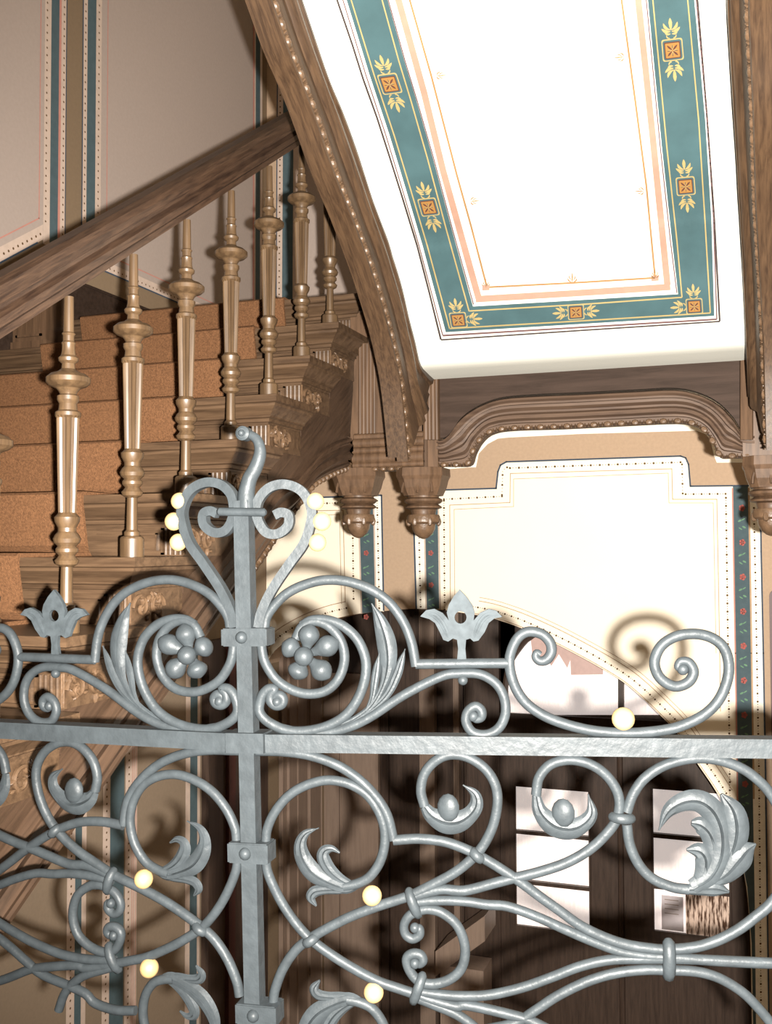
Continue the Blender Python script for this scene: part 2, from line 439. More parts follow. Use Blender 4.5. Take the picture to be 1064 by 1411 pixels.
# --- lower tier
scroll(c4((90,97),(200,100),(300,115),(400,150),(480,200),(550,268),(598,345),(622,440)), .0080)
scroll(c4((622,442),(720,436),(820,448),(900,476)) + c5((55,452),(130,497),(200,545),(260,590),(330,640),(400,690),(480,730),(560,757),(640,770),(700,774),(800,765),(880,740),(950,703),(1010,658),(1064,610),(1105,540),(1120,430),(1105,330),(1064,243),(1010,183),(950,143),(870,117),(780,114),(690,138),(622,183),(582,240),(562,298)), .0080)
scroll(c4((130,455),(135,400),(165,332),(220,268),(290,228),(370,210),(450,224),(515,262),(560,320),(586,390),(588,460),(568,530),(528,585),(480,610),(430,620)), .0078)
scroll(c4((130,500),(136,560),(170,642),(222,730),(290,812),(370,875),(460,932),(560,985),(640,1013),(705,1035),(760,1055),(860,1082)) + c5((0,965),(80,980),(200,1010),(250,1030),(330,1070),(420,1110)), .0078)
scroll(c4((710,1025),(800,1037)) + c5((0,935),(90,930),(200,905),(300,870),(400,832),(500,810),(600,806),(700,806),(800,808),(1064,820),(1180,822)), .0076)
scroll(c4((715,1050),(773,1074),(863,1112),(933,1161),(983,1219),(1021,1297)), .0076)
scroll(c4((636,1225),(733,1241),(833,1229),(890,1190)) + c5((165,1031),(240,988),(320,935),(420,886),(520,856),(620,844),(700,845),(800,850),(880,872),(960,920),(1020,980),(1064,1035),(1100,1090)), .0076)
scroll(c4((158,1075),(165,1020),(195,940),(240,872),(290,828),(370,780),(460,735),(560,697),(650,668),(700,650),(760,620),(850,572),(920,518),(970,460),(1008,380),(1024,290),(1012,220),(970,160),(905,120),(840,112),(785,135),(742,185),(728,250),(742,310)), .0080)
scroll(c4((690,662),(800,632)) + c5((0,570),(100,545),(170,527),(250,508),(350,475),(430,430),(490,375),(528,320),(535,250),(503,185),(445,138),(370,118),(300,133),(258,180),(248,240)), .0080)
scroll(c4((690,682),(800,674),(900,678),(980,690)) + c5((150,625),(250,660),(350,705),(450,748),(550,783),(650,798),(700,800),(900,815),(1064,822),(1180,822)), .0076)
scroll(c4((722,712),(760,708),(810,722),(868,770),(898,850),(888,930),(840,978),(775,997),(720,985),(685,945),(673,900),(695,880),(726,884),(736,905),(722,920),(705,915)), .0078, taper=(1,.6), eye=-1)
scroll(c4((730,720),(690,728),(664,765),(668,803),(695,822),(722,808),(722,784),(705,778)), .0074, taper=(1,.6), eye=-1)
scroll(c5((562,340),(572,410),(602,478),(650,528),(720,558),(775,566)), .0080, left=False)
# curled leaf ends
leafset([(c4((742,310),(770,345),(820,370),(870,370),(915,345),(942,305),(935,262),(890,228)), [14,24,34,32,24,20,14,0])], 'leaf_curl')
leafset([(c5((248,240),(262,295),(305,340),(360,355),(408,340),(440,300),(428,236)), [12,22,32,32,24,17,0])], 'leaf_curl')
for m, p in ((mR, (618,1112)), (mL, (618,1112)), (mR, (776,1119)), (mL, (776,1119))):
    mb = MB(); mb.ball(m(*toR(p), .005), .0200, 0, (.95, .55, 1.15)); gbuild(mb, 'boss')
horn = [(c4((500,602),(440,622),(370,600),(312,565),(274,510),(264,455),(285,415),(335,394)), [10,20,24,28,25,18,11,0]),
        (c4((460,612),(415,590),(376,555),(352,510),(358,482),(385,474),(415,490)), [10,16,20,20,16,10,3]),
        (c4((480,612),(420,630),(360,632),(318,640),(304,665),(325,695)), [10,14,14,16,14,3])]
leafset(horn, 'leaf_scroll')
flip = lambda P: [(x+13/2.8, 2*1000+1677/2.8-y) for x, y in P]
horn2 = [(flip(p), w) for p, w in horn]
leafset(horn2, 'leaf_scroll')
scroll(flip(c4((130,455),(135,400),(165,332),(220,268),(290,228),(370,210),(450,224),(515,262),(560,320),(586,390),(588,460),(568,530),(528,585),(480,610),(430,620))), .0078)
acan = [(c5((790,560),(850,520),(885,450),(888,370),(862,300),(815,262),(760,262),(705,295),(672,362)), [24,30,33,33,34,32,27,18,0]),
        (c5((825,545),(858,480),(862,420),(845,370),(815,342),(785,335)), [14,22,26,26,24,8]),
        (c5((800,555),(828,510),(832,460),(810,432),(768,428)), [16,26,28,24,4]),
        (c5((862,530),(915,450),(938,370),(928,295),(888,236)), [12,26,36,32,5]),
        (c5((835,552),(900,515),(945,465),(975,430),(1008,408)), [10,26,36,26,2]),
        (c5((770,566),(820,562),(870,562),(915,574)), [14,20,22,4])]
leafset(acan, 'acanthus_leaf', False)
# --- knots, collars
def knot(p1, p2, r=.0085, left=True, z=.0085, name='binding'):
    for m, s in ((mR, 1), (mL, -1)):
        if s < 0 and (not left or toR(p1)[0] > LC-.05): continue
        a = toR(p1); b = toR(p2); mb = MB()
        mb.tube([m(a[0]+(b[0]-a[0])*t, a[1]+(b[1]-a[1])*t, z-.004*(abs(2*t-1)**3)*3) for t in (0,.06,.2,.4,.6,.8,.94,1)], [r*.6,r*.95,r,r,r,r,r*.95,r*.6], 10, ref=(nR if s > 0 else nL))
        gbuild(mb, name)
knot((563,1226), (577,1262)); knot((583,1342), (569,1381)); knot(*c5((706,742),(706,872)), left=False, r=.0105)
knot((421,1299), (436,1290), .0085); knot((651,1172), (664,1184), .0085); knot((842,1125), (872,1128), .0085, False)
def prism(mb, U0, V0, U1, V1, n0, n1, m):
    mb.box((U0, V0, n0), (U1, V1, n1), fr=m)
# rails
def rail(m, px_tl, px_bl, px_tr, px_br, th=.017):
    u, n = (uR, nR) if m is mR else (uL, nL)
    A = [onpl(p, n) for p in (px_tl, px_bl, px_tr, px_br)]
    N = n*th
    mb = MB(); vs = [a+N for a in A]+[a-N for a in A]
    mb.add(vs, [(0,1,3,2),(4,6,7,5),(0,2,6,4),(1,5,7,3),(0,4,5,1),(2,3,7,6)])
    gbuild(mb, 'top_rail')
rail(mR, (345,1009.5), (345,1033.5), (1150,1017), (1150,1043.5))
rail(mL, (-95,988), (-95,1010), (345,1009.5), (345,1033.5))
mb = MB()
_a, _b = toR((1080, 1015)), toR((1124, 1015))
mb.box((_a[0], -1.6-O.z+.02, -.02), (_b[0], _a[1], .02), fr=mR); mb.box((_a[0]-.006, _a[1], -.026), (_b[0]+.006, _a[1]+.012, .026), fr=mR)
gbuild(mb, 'stile')
# post (square, turned a little)
vdir = -(O.normalized()); face = (nL*.75+nR*.25).normalized(); side = upG.cross(face).normalized()
zt = toR((340, 690))[1]; zb = (-1.6-O.z)
def mP(a, V, n): return O+side*a+upG*V+face*n
mb = MB(); mb.box((-.0137, zb, -.0137), (.0137, zt, .0137), fr=mP); gbuild(mb, 'post')
# finial
fp = crop_px(180, 580, 4.409, [(705,560),(705,500),(704,440),(722,355),(757,290),(784,215),(785,160),(768,115),(735,88),(700,76)])
fp3 = []
for p in fp: w = onpl(p, face); fp3.append(w)
fs_ = spline([tuple(p)+(r,) for p, r in zip(fp3, [.0155,.0155,.0145,.013,.012,.011,.0095,.0085,.0078,.0065])], 5)
mb = MB(); mb.tube([q[:3] for q in fs_], [q[3] for q in fs_], 14)
e = onpl(crop_px(180,580,4.409,[(692,78)])[0], face); 
mb.tube([e+face*t for t in (-.012,-.010,.010,.013)], [.009,.0125,.0125,.008], 14)
mb.ball(e+face*.014, .006)
gbuild(mb, 'finial')
a = onpl((306, 705.5), face)+face*.018; b = onpl((372, 706.5), face)+face*.018
mb = MB(); mb.tube([a, a+(b-a)*.04, a+(b-a)*.96, b], [.004,.0072,.0072,.004], 12); gbuild(mb, 'tie_bar')
for (px, hw, hh) in (((342,877), .041, .0135), ((347,1172), .036, .0150), ((358,1393), .036, .0150)):
    c = onpl(px, face)-O; V = c.dot(upG); s0 = c.dot(side)
    mb = MB(); mb.box((s0-hw, V-hh, -.019), (s0+hw, V+hh, .019), fr=mP)
    mb.box((s0-hw*.93, V-hh*1.12, -.0175), (s0+hw*.93, V+hh*1.12, .0175), fr=mP)
    co = gbuild(mb, 'collar')
    mb = MB(); mb.ball(mP(s0-.004, V, .019), .0105, 0, (1,1,1)); 
    gbuild(mb, 'rivet')
c = onpl((343,1021), face)-O; V = c.dot(upG)
mb = MB(); mb.box((-.034, V-.0165, -.0225), (.034, V+.0165, .0215), fr=mP); gbuild(mb, 'rail_socket')

# ================================================================== STAIRS
XS, Y0, Z0, G, RI = -1.384, 2.063, -.024, .258, .17
XL = -3.0
stairs = empty('staircase', (-2.2, 0, -1.6), 'oak staircase rising along the left wall to the landing, with moulded treads and carved brackets', 'staircase')
cor = [(0,0),(.0,-.022),(.010,-.026),(.012,-.034),(.022,-.042),(.036,-.056),(.041,-.062),(.041,-.066),(.050,-.070),(.050,-.080),(.058,-.082),(.058,-.088)]
def yk(k): return Y0+G*k
def zk(k): return Z0+RI*k
for k in range(-7, 6):
    y, z = yk(k), zk(k)
    mb = MB(); rs = []
    yb = y+G+.05
    for o_, d in [(.006, .004)]+cor:
        x1 = XS-o_; y0 = y+o_
        zz = z+d if d <= 0 else z
        rs.append([(XL+.005, y0, zz), (x1, y0, zz), (x1, yb, zz), (XL+.005, yb, zz)])
    mb.rings(rs[1:], 0, False)
    tr = mb.build('tread', M['oak_x'], stairs)
    mb = MB()
    mb.box((XL+.005, y+.062, z-RI), (XS-.062, y+G+.06, z-.086))
    # frames on the front of the riser, right end
    x0, x1 = -1.72, XS-.066; zt_, zb_ = z-.092, z-RI+.004
    for (a, b, c_, d) in ((x0, x1-.055, zt_-.006, zt_), (x0, x1-.055, zb_, zb_+.006), (x1-.061, x1-.055, zb_, zt_), (x0, x1-.075, zt_-.018, zt_-.014), (x1-.079, x1-.075, zb_+.012, zt_-.014)):
        mb.box((a, y+.054, c_), (b, y+.064, d))
    for q in (0, .016, .032, .046): mb.tube([(x1-q-.002, y+.062, zb_), (x1-q-.002, y+.062, zt_)], .006, 8)
    mb.build('riser', M['oak_x'], stairs)
    mb = MB()
    def fr(a, b, n, y=y, z=z): return Vector((XS-.064+n, y+.075+a, z-RI+.004+b))
    carving(mb, fr, .155, .076, k)
    for q in (0, .012): mb.tube([fr(-.008+q*.6, 0, 0), fr(-.008+q*.6, .078, 0)], .004, 6)
    mb.build('carved_bracket', M['oak_carve'], stairs)
# outer string: dark board under the steps down to a moulded rake edge
sX = -1.45
sl = RI/G
def rake(y): return .221+(y-3.231)*sl
yA = np.linspace(.35, 3.0, 14)
lowpx = [(505,645),(493.4,643.5),(475.7,645),(458,651.5),(443.8,658.6),(426,671)]
arcb = [onX(p, sX) for p in lowpx]
bot = [Vector((sX, y, rake(y))) for y in yA]+arcb[::-1]
uppx = [(509,622),(507.6,618),(502,609),(481,602.7),(459.7,609),(438.5,623),(420.8,641),(404.8,658.6)]
arct = [onX(p, sX) for p in uppx]
off = .15
top = [Vector((sX, y-.04, rake(y)+off)) for y in yA]+arct[::-1]
ob = MB()
botR = [Vector(p) for p in spline([tuple(p) for p in bot], 3)]
botR = [Vector(p) for p in resample([tuple(p) for p in botR], 90)]; topR = [Vector(p) for p in resample(spline([tuple(p) for p in top], 3), 90)]
for P_ in (botR, topR):
    for p in P_: p.y = min(p.y, 3.60)
prof = [(0,.0),(.06,.012),(.14,.014),(.18,.004),(.24,.004),(.28,.022),(.36,.026),(.42,.020),(.5,.010),(.6,.016),(.7,.026),(.76,.014),(.82,.014),(.86,.022),(.94,.018),(1,.0)]
loft2(botR, topR, prof, (1,0,0), .05, ob)
ob.build('string_moulding', M['oak_darky'], stairs)
ob = MB(); bead_row(ob, [tuple(p+Vector((.01, 0, -.004))) for p in botR[62:]], (1,0,0), .012, .036); ob.build('bead_row', M['oak_carve'], stairs)
# plain face of the string, stepped top hidden behind treads
ob = MB()
stp = []
for k in range(-7, 6):
    stp += [(yk(k)+.07, zk(k)-.09-RI*0), (yk(k)+.07+G, zk(k)-.09)]
topl = [(yk(-7)+.07, zk(-7)-.4)]+stp
for k in range(-7, 6):
    ya, yb = yk(k)+.07, min(yk(k)+.07+G, 3.66)
    za = zk(k)-.1
    n_ = 6; vs = []
    for i in range(n_+1):
        yy = ya+(yb-ya)*i/n_
        if yy > 3.0:
            # above the arch
            zlow = max([p.z for p in topR if abs(p.y-yy) < .05] or [rake(yy)+off])-.03
        else: zlow = rake(yy)+off-.06
        vs += [(-1.448, yy, min(zlow, za)), (-1.448, yy, za)]
    m0 = len(vs)
    vs += [(-1.49, v[1], v[2]) for v in vs]
    fs = []
    for i in range(n_): a = 2*i; fs += [(a, a+2, a+3, a+1), (a+m0, a+1+m0, a+3+m0, a+2+m0), (a+1, a+3, a+3+m0, a+1+m0), (a, a+m0, a+2+m0, a+2)]
    fs += [(0, 1, 1+m0, m0), (m0-2, 2*m0-2, 2*m0-1, m0-1)]
    ob.add(vs, fs)
ob.build('outer_string', M['oak_darky'], stairs)
# landing slab and its moulded nosing
mb = MB(); rs = []
for o_, d in cor: rs.append([(XL+.005, yk(6)+o_, zk(6)+d), (XS-o_, yk(6)+o_, zk(6)+d), (XS-o_, 3.95, zk(6)+d), (XL+.005, 3.95, zk(6)+d)])
mb.rings(rs, 0, False)
mb.box((XL+.005, yk(6)+.06, zk(6)-RI), (XS-.06, 3.9, zk(6)-.08))
for q in range(6): mb.tube([(XS-.07-q*.014, yk(6)+.06, zk(6)-RI), (XS-.07-q*.014, yk(6)+.06, zk(6)-.09)], .006, 8)
mb.build('landing_nosing', M['oak_x'], stairs)
mb = MB(); mb.box((XL+.005, 3.75, .78), (.12, 5.99, zk(6)-.004)); mb.build('landing', M['ceil'], stairs)
# newel block between the flights
mb = MB()
mb.box((-1.405, 3.63, .42), (-1.13, 3.74, .80))
mb.box((-1.462, 3.665, .42), (-1.13, 3.76, zk(6)+.01)); mb.box((-1.405, 3.66, .80), (-1.13, 3.74, zk(6)+.02))
for q in range(5): mb.tube([(-1.408+q*.015, 3.632, .43), (-1.408+q*.015, 3.632, .795)], .0068, 8)
for q in range(6): mb.tube([(-1.345+q*.011, 3.655, .80), (-1.345+q*.011, 3.655, .99)], .006, 8)
for z, r, y in ((.432,.012,3.63),(.405,.020,3.625),(.375,.014,3.615),(.345,.024,3.62),(.318,.012,3.615)):
    mb.tube([(-1.43, y, z), (-1.14, y, z)], r, 10)
mb.box((-1.43, 3.62, .30), (-1.13, 3.74, .43))
mb.build('newel_block', M['oak_z'], stairs)
mb = MB(); bead_row(mb, [(-1.35, 3.60, .30), (-1.22, 3.60, .30)], (0,-1,0), .010, .03); mb.build('bead_row', M['oak_carve'], stairs)
# wall string and skirting
mb = MB()
pts = [(-.2, zk(-8.8)+.30)]
P2 = [(yk(-7), zk(-7)-.5), (4.9, .80), (5.995, .80), (5.995, 1.275), (4.03, 1.275), (4.03, 1.262), (3.6, zk(6)+.262), (yk(-7), zk(-7)+.26)]
tr = tessellate_polygon([[Vector((a, b, 0)) for a, b in P2]]); N = len(P2)
vs = [(XL+.022, a, b) for a, b in P2]+[(XL, a, b) for a, b in P2]
mb.add(vs, [tuple(t) for t in tr]+[tuple(i+N for i in t) for t in tr]+[(i, (i+1) % N, (i+1) % N+N, i+N) for i in range(N)])
mb.tube([(XL+.024, yk(-7), zk(-7)+.255), (XL+.024, 3.6, zk(6)+.258), (XL+.024, 4.03, 1.27), (XL+.024, 5.99, 1.27)], .008, 8)
mb.build('skirting', M['oak_dark'], stairs)
mb = MB()
mb.box((-2.975, 3.50, .86), (-2.80, 3.62, 1.12)); mb.box((-2.985, 3.49, 1.12), (-2.79, 3.63, 1.14)); mb.box((-2.985, 3.49, .86), (-2.79, 3.63, .89))
for a, b, c_, d in ((-2.955,-2.945,.91,1.10),(-2.83,-2.82,.91,1.10),(-2.955,-2.82,1.09,1.10),(-2.955,-2.82,.91,.92)): mb.box((a, 3.492, c_), (b, 3.502, d))
mb.build('plinth', M['oak_z'], stairs)
# carpet
mb = MB(); pr = []
for k in range(-7, 7):
    y, z = yk(k), zk(k)
    pr += [(y+.030, z-RI+.010), (y+.012, z-RI+.03), (y-.012, z-.012), (y-.013, z+.004), (y-.004, z+.011)]
pr.append((4.2, zk(6)+.011))
def csec(x0, x1):
    n = len(pr); vs = []
    for a, b in pr: vs += [(x0, a, b), (x1, a, b), (x0, a+.012, b-.012), (x1, a+.012, b-.012)]
    fs = []
    for i in range(n-1):
        p = 4*i; q = p+4
        fs += [(p, p+1, q+1, q), (p+2, q+2, q+3, p+3), (p, q, q+2, p+2), (p+1, p+3, q+3, q+1)]
    fs += [(0, 2, 3, 1), (4*n-4, 4*n-3, 4*n-1, 4*n-2)]
    mb.add(vs, fs)
csec(-2.70, -1.725)
o = mb.build('stair_carpet', M['carpet']); tag(o, 'rust-brown ribbed carpet runner laid up the middle of the oak stairs', 'carpet')

# balustrade
bal = empty('balustrade', (XS-.07, .5, -1.2), 'turned and fluted oak balusters under a heavy moulded handrail on the rising flight', 'balustrade')
w_ = lambda L: [(max(.002, r/1667.), (1090-c)/1667.) for c, r in L]
BT = [(1090,50),(1012,50),(1004,45),(1000,32),(985,33),(975,24),(840,22),(830,40),(815,46),(805,36),(795,30),(782,42),(770,42),(760,34),(747,48),(732,52),(716,44),(705,34),(690,34),(667,46),(650,48),(640,38),(632,33)]
BT += [(630-36*i, 33+.95*i) for i in range(0, 11)]
BT += [(262,48),(248,48),(240,36),(215,33),(200,41),(185,41),(178,30),(165,37),(155,46),(145,70),(133,83),(115,83),(100,66),(92,42),(80,26),(60,24),(50,36),(38,38),(28,28),(12,25),(-12,24),(-20,27),(-28,21),(-48,21),(-56,26),(-62,20),(-200,18)]
prof_b = w_(BT)
bx = XS-.075
bmesh_data = None
def railz(y): return .883+(y-2.139)*sl   # top edge of the handrail
for k in range(-5, 6):
    y = yk(k)+.098; z = zk(k)
    if bmesh_data is None:
        mb = MB(); mb.lathe(prof_b, (0,0,0), 36, flute=(w_([(632,0)])[0][1]-.001, w_([(268,0)])[0][1]))
        b0 = mb.build('baluster', M['turned'], bal, sharp=.42); bmesh_data = b0; b = b0
    else:
        b = b0.copy(); COL.objects.link(b); b.parent = bal
    b.location = (bx, y, z)
    b.matrix_parent_inverse = Matrix.Translation(-Vector(bal.location))
mb = MB()
hp = [(-.036,-.105),(.036,-.105),(.036,-.088),(.046,-.080),(.046,-.062),(.027,-.052),(.027,-.042),(.052,-.032),(.055,-.014),(.044,.0),(.022,.008),(-.022,.008),(-.044,0),(-.055,-.014),(-.052,-.032),(-.027,-.042),(-.027,-.052),(-.046,-.062),(-.046,-.080),(-.036,-.088)]
rs = []
for y in (.55, 3.56):
    rs.append([(bx+a, y, railz(y)-.012+b*1.08) for a, b in hp])
mb.rings(rs, 0, False); mb.build('handrail', M['oak_rail'], bal)

# ================================================================== UPPER FLIGHT
upf = empty('upper_staircase', (-.5, 3.65, .3), 'oak carcass of the upper flight overhead with arched strings and a white painted soffit', 'staircase')
XI = -1.09
Bpx = [(601,522.5),(592,514),(582.5,502),(575.7,471.8),(567,438),(557,394),(543.6,350),(538.8,332.7),(517.6,276),(498,214),(478,158),(458,110),(437,48),(423,5.6)]
Apx = [(560.5,636),(555.5,580),(549,526),(537,468),(523,418),(508,370),(484,304),(468,265),(451,220),(436,175),(416,121),(396,73),(376.6,17)]
RBpx = [(1000,-200),(996,0),(996.7,17),(1004,129),(1011,217),(1017.8,340),(1023.6,480),(1024.5,500),(1026,700)]
RApx = [(1034,-200),(1036,0),(1036.5,34),(1041.6,153),(1045,289),(1050,374),(1055,469),(1058,600),(1060,700)]
def interp_x(poly, y):
    return float(np.interp(y, [p[1] for p in poly], [p[0] for p in poly]))
def ext(P3, n=6, d=.12):
    a, b = Vector(P3[-4]), Vector(P3[-1]); t = (b-a).normalized()
    t = Vector((0, t.y, t.z)).normalized()
    return P3+[b+t*d*(i+1) for i in range(n)]
Bl = [onX(p, XI) for p in spline(Bpx, 4)]; Al = [onX(p, XI) for p in spline(Apx, 4)]
Bl = ext(Bl); Al = ext(Al)
Bl = [Vector(p) for p in resample([tuple(p) for p in Bl], 80)]; Al = [Vector(p) for p in resample([tuple(p) for p in Al], 80)]
def right_of(P, poly):
    y = proj((0, P.y, P.z))[1]
    return onY((interp_x(poly, max(-190, y)), y), P.y)
Br = [right_of(p, RBpx) for p in Bl]; Ar = [right_of(p, RApx) for p in Al]
for L_ in (Br, Ar):      # keep last points tame
    for i in range(len(L_)):
        if i and proj(L_[i])[1] < -150: L_[i] = Vector((L_[i-1].x, L_[i].y, L_[i].z))
# soffit grid
NU = 14; mb = MB(); vs = []; fs = []
for a, b in zip(Bl, Br):
    a = a+Vector((-.03, 0, 0)); b = b+Vector((.03, 0, 0))
    for j in range(NU+1): vs.append(a+(b-a)*(j/NU))
nv = len(vs)
for i in range(len(Bl)-1):
    for j in range(NU): q = i*(NU+1)+j; fs.append((q, q+1, q+NU+2, q+NU+1))
bvh = BVHTree.FromPolygons([tuple(v) for v in vs], fs)
vs2 = [Vector(v)+Vector((0, .03, .05)) for v in vs]
fs2 = [tuple(i+nv for i in f) for f in fs]
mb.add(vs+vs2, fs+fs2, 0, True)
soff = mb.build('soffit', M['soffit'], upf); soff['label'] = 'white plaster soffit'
def hit(p, off=.0015):
    d = ray(p).normalized(); h, n, i, t = bvh.ray_cast(Vector((0, 0, 0)), d)
    if h is None: return None
    if n.dot(d) > 0: n = -n
    return h+n*off
def band(mb, pa, pb, mi, off=.0015, n=140, m=1):
    A = resample(pa, n); B = resample(pb, n); vs = []; ok = []
    for a, b in zip(A, B):
        for j in range(m+1):
            q = (a[0]+(b[0]-a[0])*j/m, a[1]+(b[1]-a[1])*j/m); vs.append(hit(q, off))
    W = m+1
    for i in range(n-1):
        for j in range(m):
            f = (i*W+j, i*W+j+1, (i+1)*W+j+1, (i+1)*W+j)
            if all(vs[k] is not None for k in f): mb.add([vs[k] for k in f], [(0, 1, 2, 3)], mi, True)
def pline(mb, pts, w, mi, off=.0045, n=200):
    P = resample(pts, n); L = []; R_ = []
    for i in range(n):
        a = P[max(0, i-1)]; b = P[min(n-1, i+1)]; d = np.array(b)-np.array(a); d = d/(np.linalg.norm(d)+1e-9); s = np.array((-d[1], d[0]))*w/2
        L.append(tuple(np.array(P[i])+s)); R_.append(tuple(np.array(P[i])-s))
    band_raw(mb, L, R_, mi, off)
def band_raw(mb, A, B, mi, off):
    vs = [(hit(a, off), hit(b, off)) for a, b in zip(A, B)]
    for p, q in zip(vs, vs[1:]):
        if None in p or None in q: continue
        mb.add([p[0], p[1], q[1], q[0]], [(0, 1, 2, 3)], mi, True)
deco = MB()
Up = -60
BLo = [(460,Up),(478,0),(509,101.5),(537,186),(560,262),(582.5,338),(614.5,457.5)]
BLi = [(520,Up),(534.5,0),(557,82),(574,138),(596.6,217),(622,313),(652,422)]
BRi = [(886,Up),(893,0),(912,200),(926,330),(934.5,405)]
BRo = [(948,Up),(957,0),(972,165),(980.5,300),(984.5,435)]
off2 = lambda P, d: [(x+d, y) for x, y in P]
band(deco, BLo, BLi, 1, m=6); band(deco, [BLo[-1], BRo[-1]], [BLi[-1], BRi[-1]], 1, m=4)
band(deco, BRi, BRo, 1, m=6)
# outlines
blk = [(447,Up),(465.5,0),(486.6,62),(500.7,107),(520,161),(537,214),(554,268),(575.4,338),(592,402),(608,467)]
pline(deco, blk, 2.6, 2); pline(deco, [(608,467.5),(800,454.5),(992,442)], 2.2, 2); pline(deco, [(992,442),(984.5,300),(974.5,160),(961.5,0),(955,Up)], 2.6, 2)
pline(deco, off2(BLo, -4.5)[:-1]+[(610.5,461)], 1.6, 3); pline(deco, [(610.5,461.5),(988,439)], 2.6, 3); pline(deco, off2(BRo, 3)[:-1]+[(988,439)], 1.8, 3)
pline(deco, off2(BLi, 1.5)[:-1]+[(653,419)], 1.6, 3); pline(deco, off2(BRi, -2)[:-1]+[(933,403)], 1.6, 3)
pline(deco, off2(BLo, 7)[:-1]+[(620,451.5)], 1.8, 4, .0055); pline(deco, off2(BLi, -7)[:-1]+[(647,428)], 1.8, 4, .0055)
pline(deco, [(620,451.5),(800,441),(979,430)], 1.8, 4, .0055); pline(deco, [(647,427.5),(800,418.5),(940,408.5)], 1.8, 4, .0055)
pline(deco, off2(BRi, 7)[:-1]+[(940,408.5)], 1.8, 4, .0055); pline(deco, off2(BRo, -9)[:-1]+[(979,430)], 1.8, 4, .0055)
pc = [(533,Up),(550,0),(585,127),(611,234),(636,324),(660,410)]
pline(deco, pc, 9, 5); pline(deco, [(656,411.5),(790,403.5),(924,394.5)], 9, 5); pline(deco, [(873,Up),(880,0),(899,180),(912,310),(920,392)], 9, 5)
pl_ = [(549,Up),(565.5,0),(595,104),(630,240),(650,312),(671,393)]
pline(deco, pl_, 2.6, 6); pline(deco, [(671,395),(790,389),(903,382)], 2.6, 6); pline(deco, [(849,Up),(857,0),(876,140),(891,255),(903,382)], 2.6, 6)
# shading of centre field: slightly whiter plaster inside the lines
def poly(mb, pts, mi, off):
    c = (sum(p[0] for p in pts)/len(pts), sum(p[1] for p in pts)/len(pts)); h = [hit(p, off) for p in pts]; hc = hit(c, off)
    if None in h or hc is None: return
    n = len(h); mb.add([hc]+h, [(0, i+1, (i+1) % n+1) for i in range(n)], mi)
def xf(c, ex, ey):
    return lambda a, b: (c[0]+ex[0]*a+ey[0]*b, c[1]+ex[1]*a+ey[1]*b)
def petal(mb, T, a0, b0, a1, b1, w, mi, off=.005, bend=0):
    d = np.array((a1-a0, b1-b0)); L = np.linalg.norm(d); d = d/L; s = np.array((-d[1], d[0]))
    P = []
    for t, k in ((0,.25),(.3,.8),(.6,1),(.85,.6),(1,0),(.85,-.6),(.6,-1),(.3,-.8),(0,-.25)):
        q = np.array((a0, b0))+d*L*t+s*(w*k/2+bend*math.sin(math.pi*t)); P.append(T(*q))
    poly(mb, P, mi, off)
def fleur(mb, T, mi=4):
    petal(mb, T, 0, 26, 0, 42, 5, mi)
    for s in (-1, 1):
        petal(mb, T, s*1, 26, s*10, 36, 4, mi, bend=-s*2.2)
        petal(mb, T, s*1, 24, s*13, 29, 4, mi, bend=-s*1.8)
        petal(mb, T, s*1, 21, s*9, 23, 3, mi, bend=-s*1)
        petal(mb, T, s*2, 15, s*7, 20, 2, mi, bend=-s*1.5)
        petal(mb, T, s*10, 9, s*3, 17, 2, mi, bend=s*1.5)
def medal(c, ex, ey, dirs):
    T = xf(c, ex, ey)
    def rsq(h, r=3):
        P = []
        for cx_, cy_, a0 in ((h-r, h-r, 0), (-h+r, h-r, 90), (-h+r, -h+r, 180), (h-r, -h+r, 270)):
            for a in (0, 30, 60, 90): P.append(T(cx_+r*math.cos(math.radians(a0+a)), cy_+r*math.sin(math.radians(a0+a))))
        return P
    poly(deco, rsq(14.5), 4, .0045); poly(deco, rsq(13), 1, .0052); poly(deco, rsq(11, 1), 8, .006); poly(deco, rsq(9.6, 1), 7, .0066)
    for a in range(0, 360, 45):
        r = 8.5 if a % 90 == 0 else 11
        u, v = math.cos(math.radians(a)), math.sin(math.radians(a)); petal(deco, T, u*1, v*1, u*r*.92, v*r*.92, 2.2 if a % 90 == 0 else 2.6, 8 if a % 90 else 4, .0074)
    for a in range(0, 360, 90):
        u, v = math.cos(math.radians(a)), math.sin(math.radians(a)); petal(deco, T, u*2, v*2, u*8, v*8, 1.2, 8, .0080)
    for d in dirs:
        e1, e2 = {'u': (ex, ey), 'd': (ex, (-ey[0], -ey[1])), 'r': (ey, ex), 'l': (ey, (-ex[0], -ex[1]))}[d]
        fleur(deco, xf(c, e1, e2))
medal((537.5,114), (.93,-.12), (-.32,-.95), 'ud'); medal((591,284), (.86,-.09), (-.24,-.84), 'ud')
medal((632,440), (.80,-.05), (-.12,-.72), 'ur'); medal((957,421), (.80,-.05), (-.05,-.74), 'ul'); medal((794,429), (.78,-.05), (-.04,-.72), 'lr')
medal((945,255), (.90,-.08), (-.07,-.88), 'ud'); medal((927,67), (1.0,-.12), (-.09,-1.05), 'ud')
medal((478,-70), (1,-.12), (-.34,-1.05), 'd')
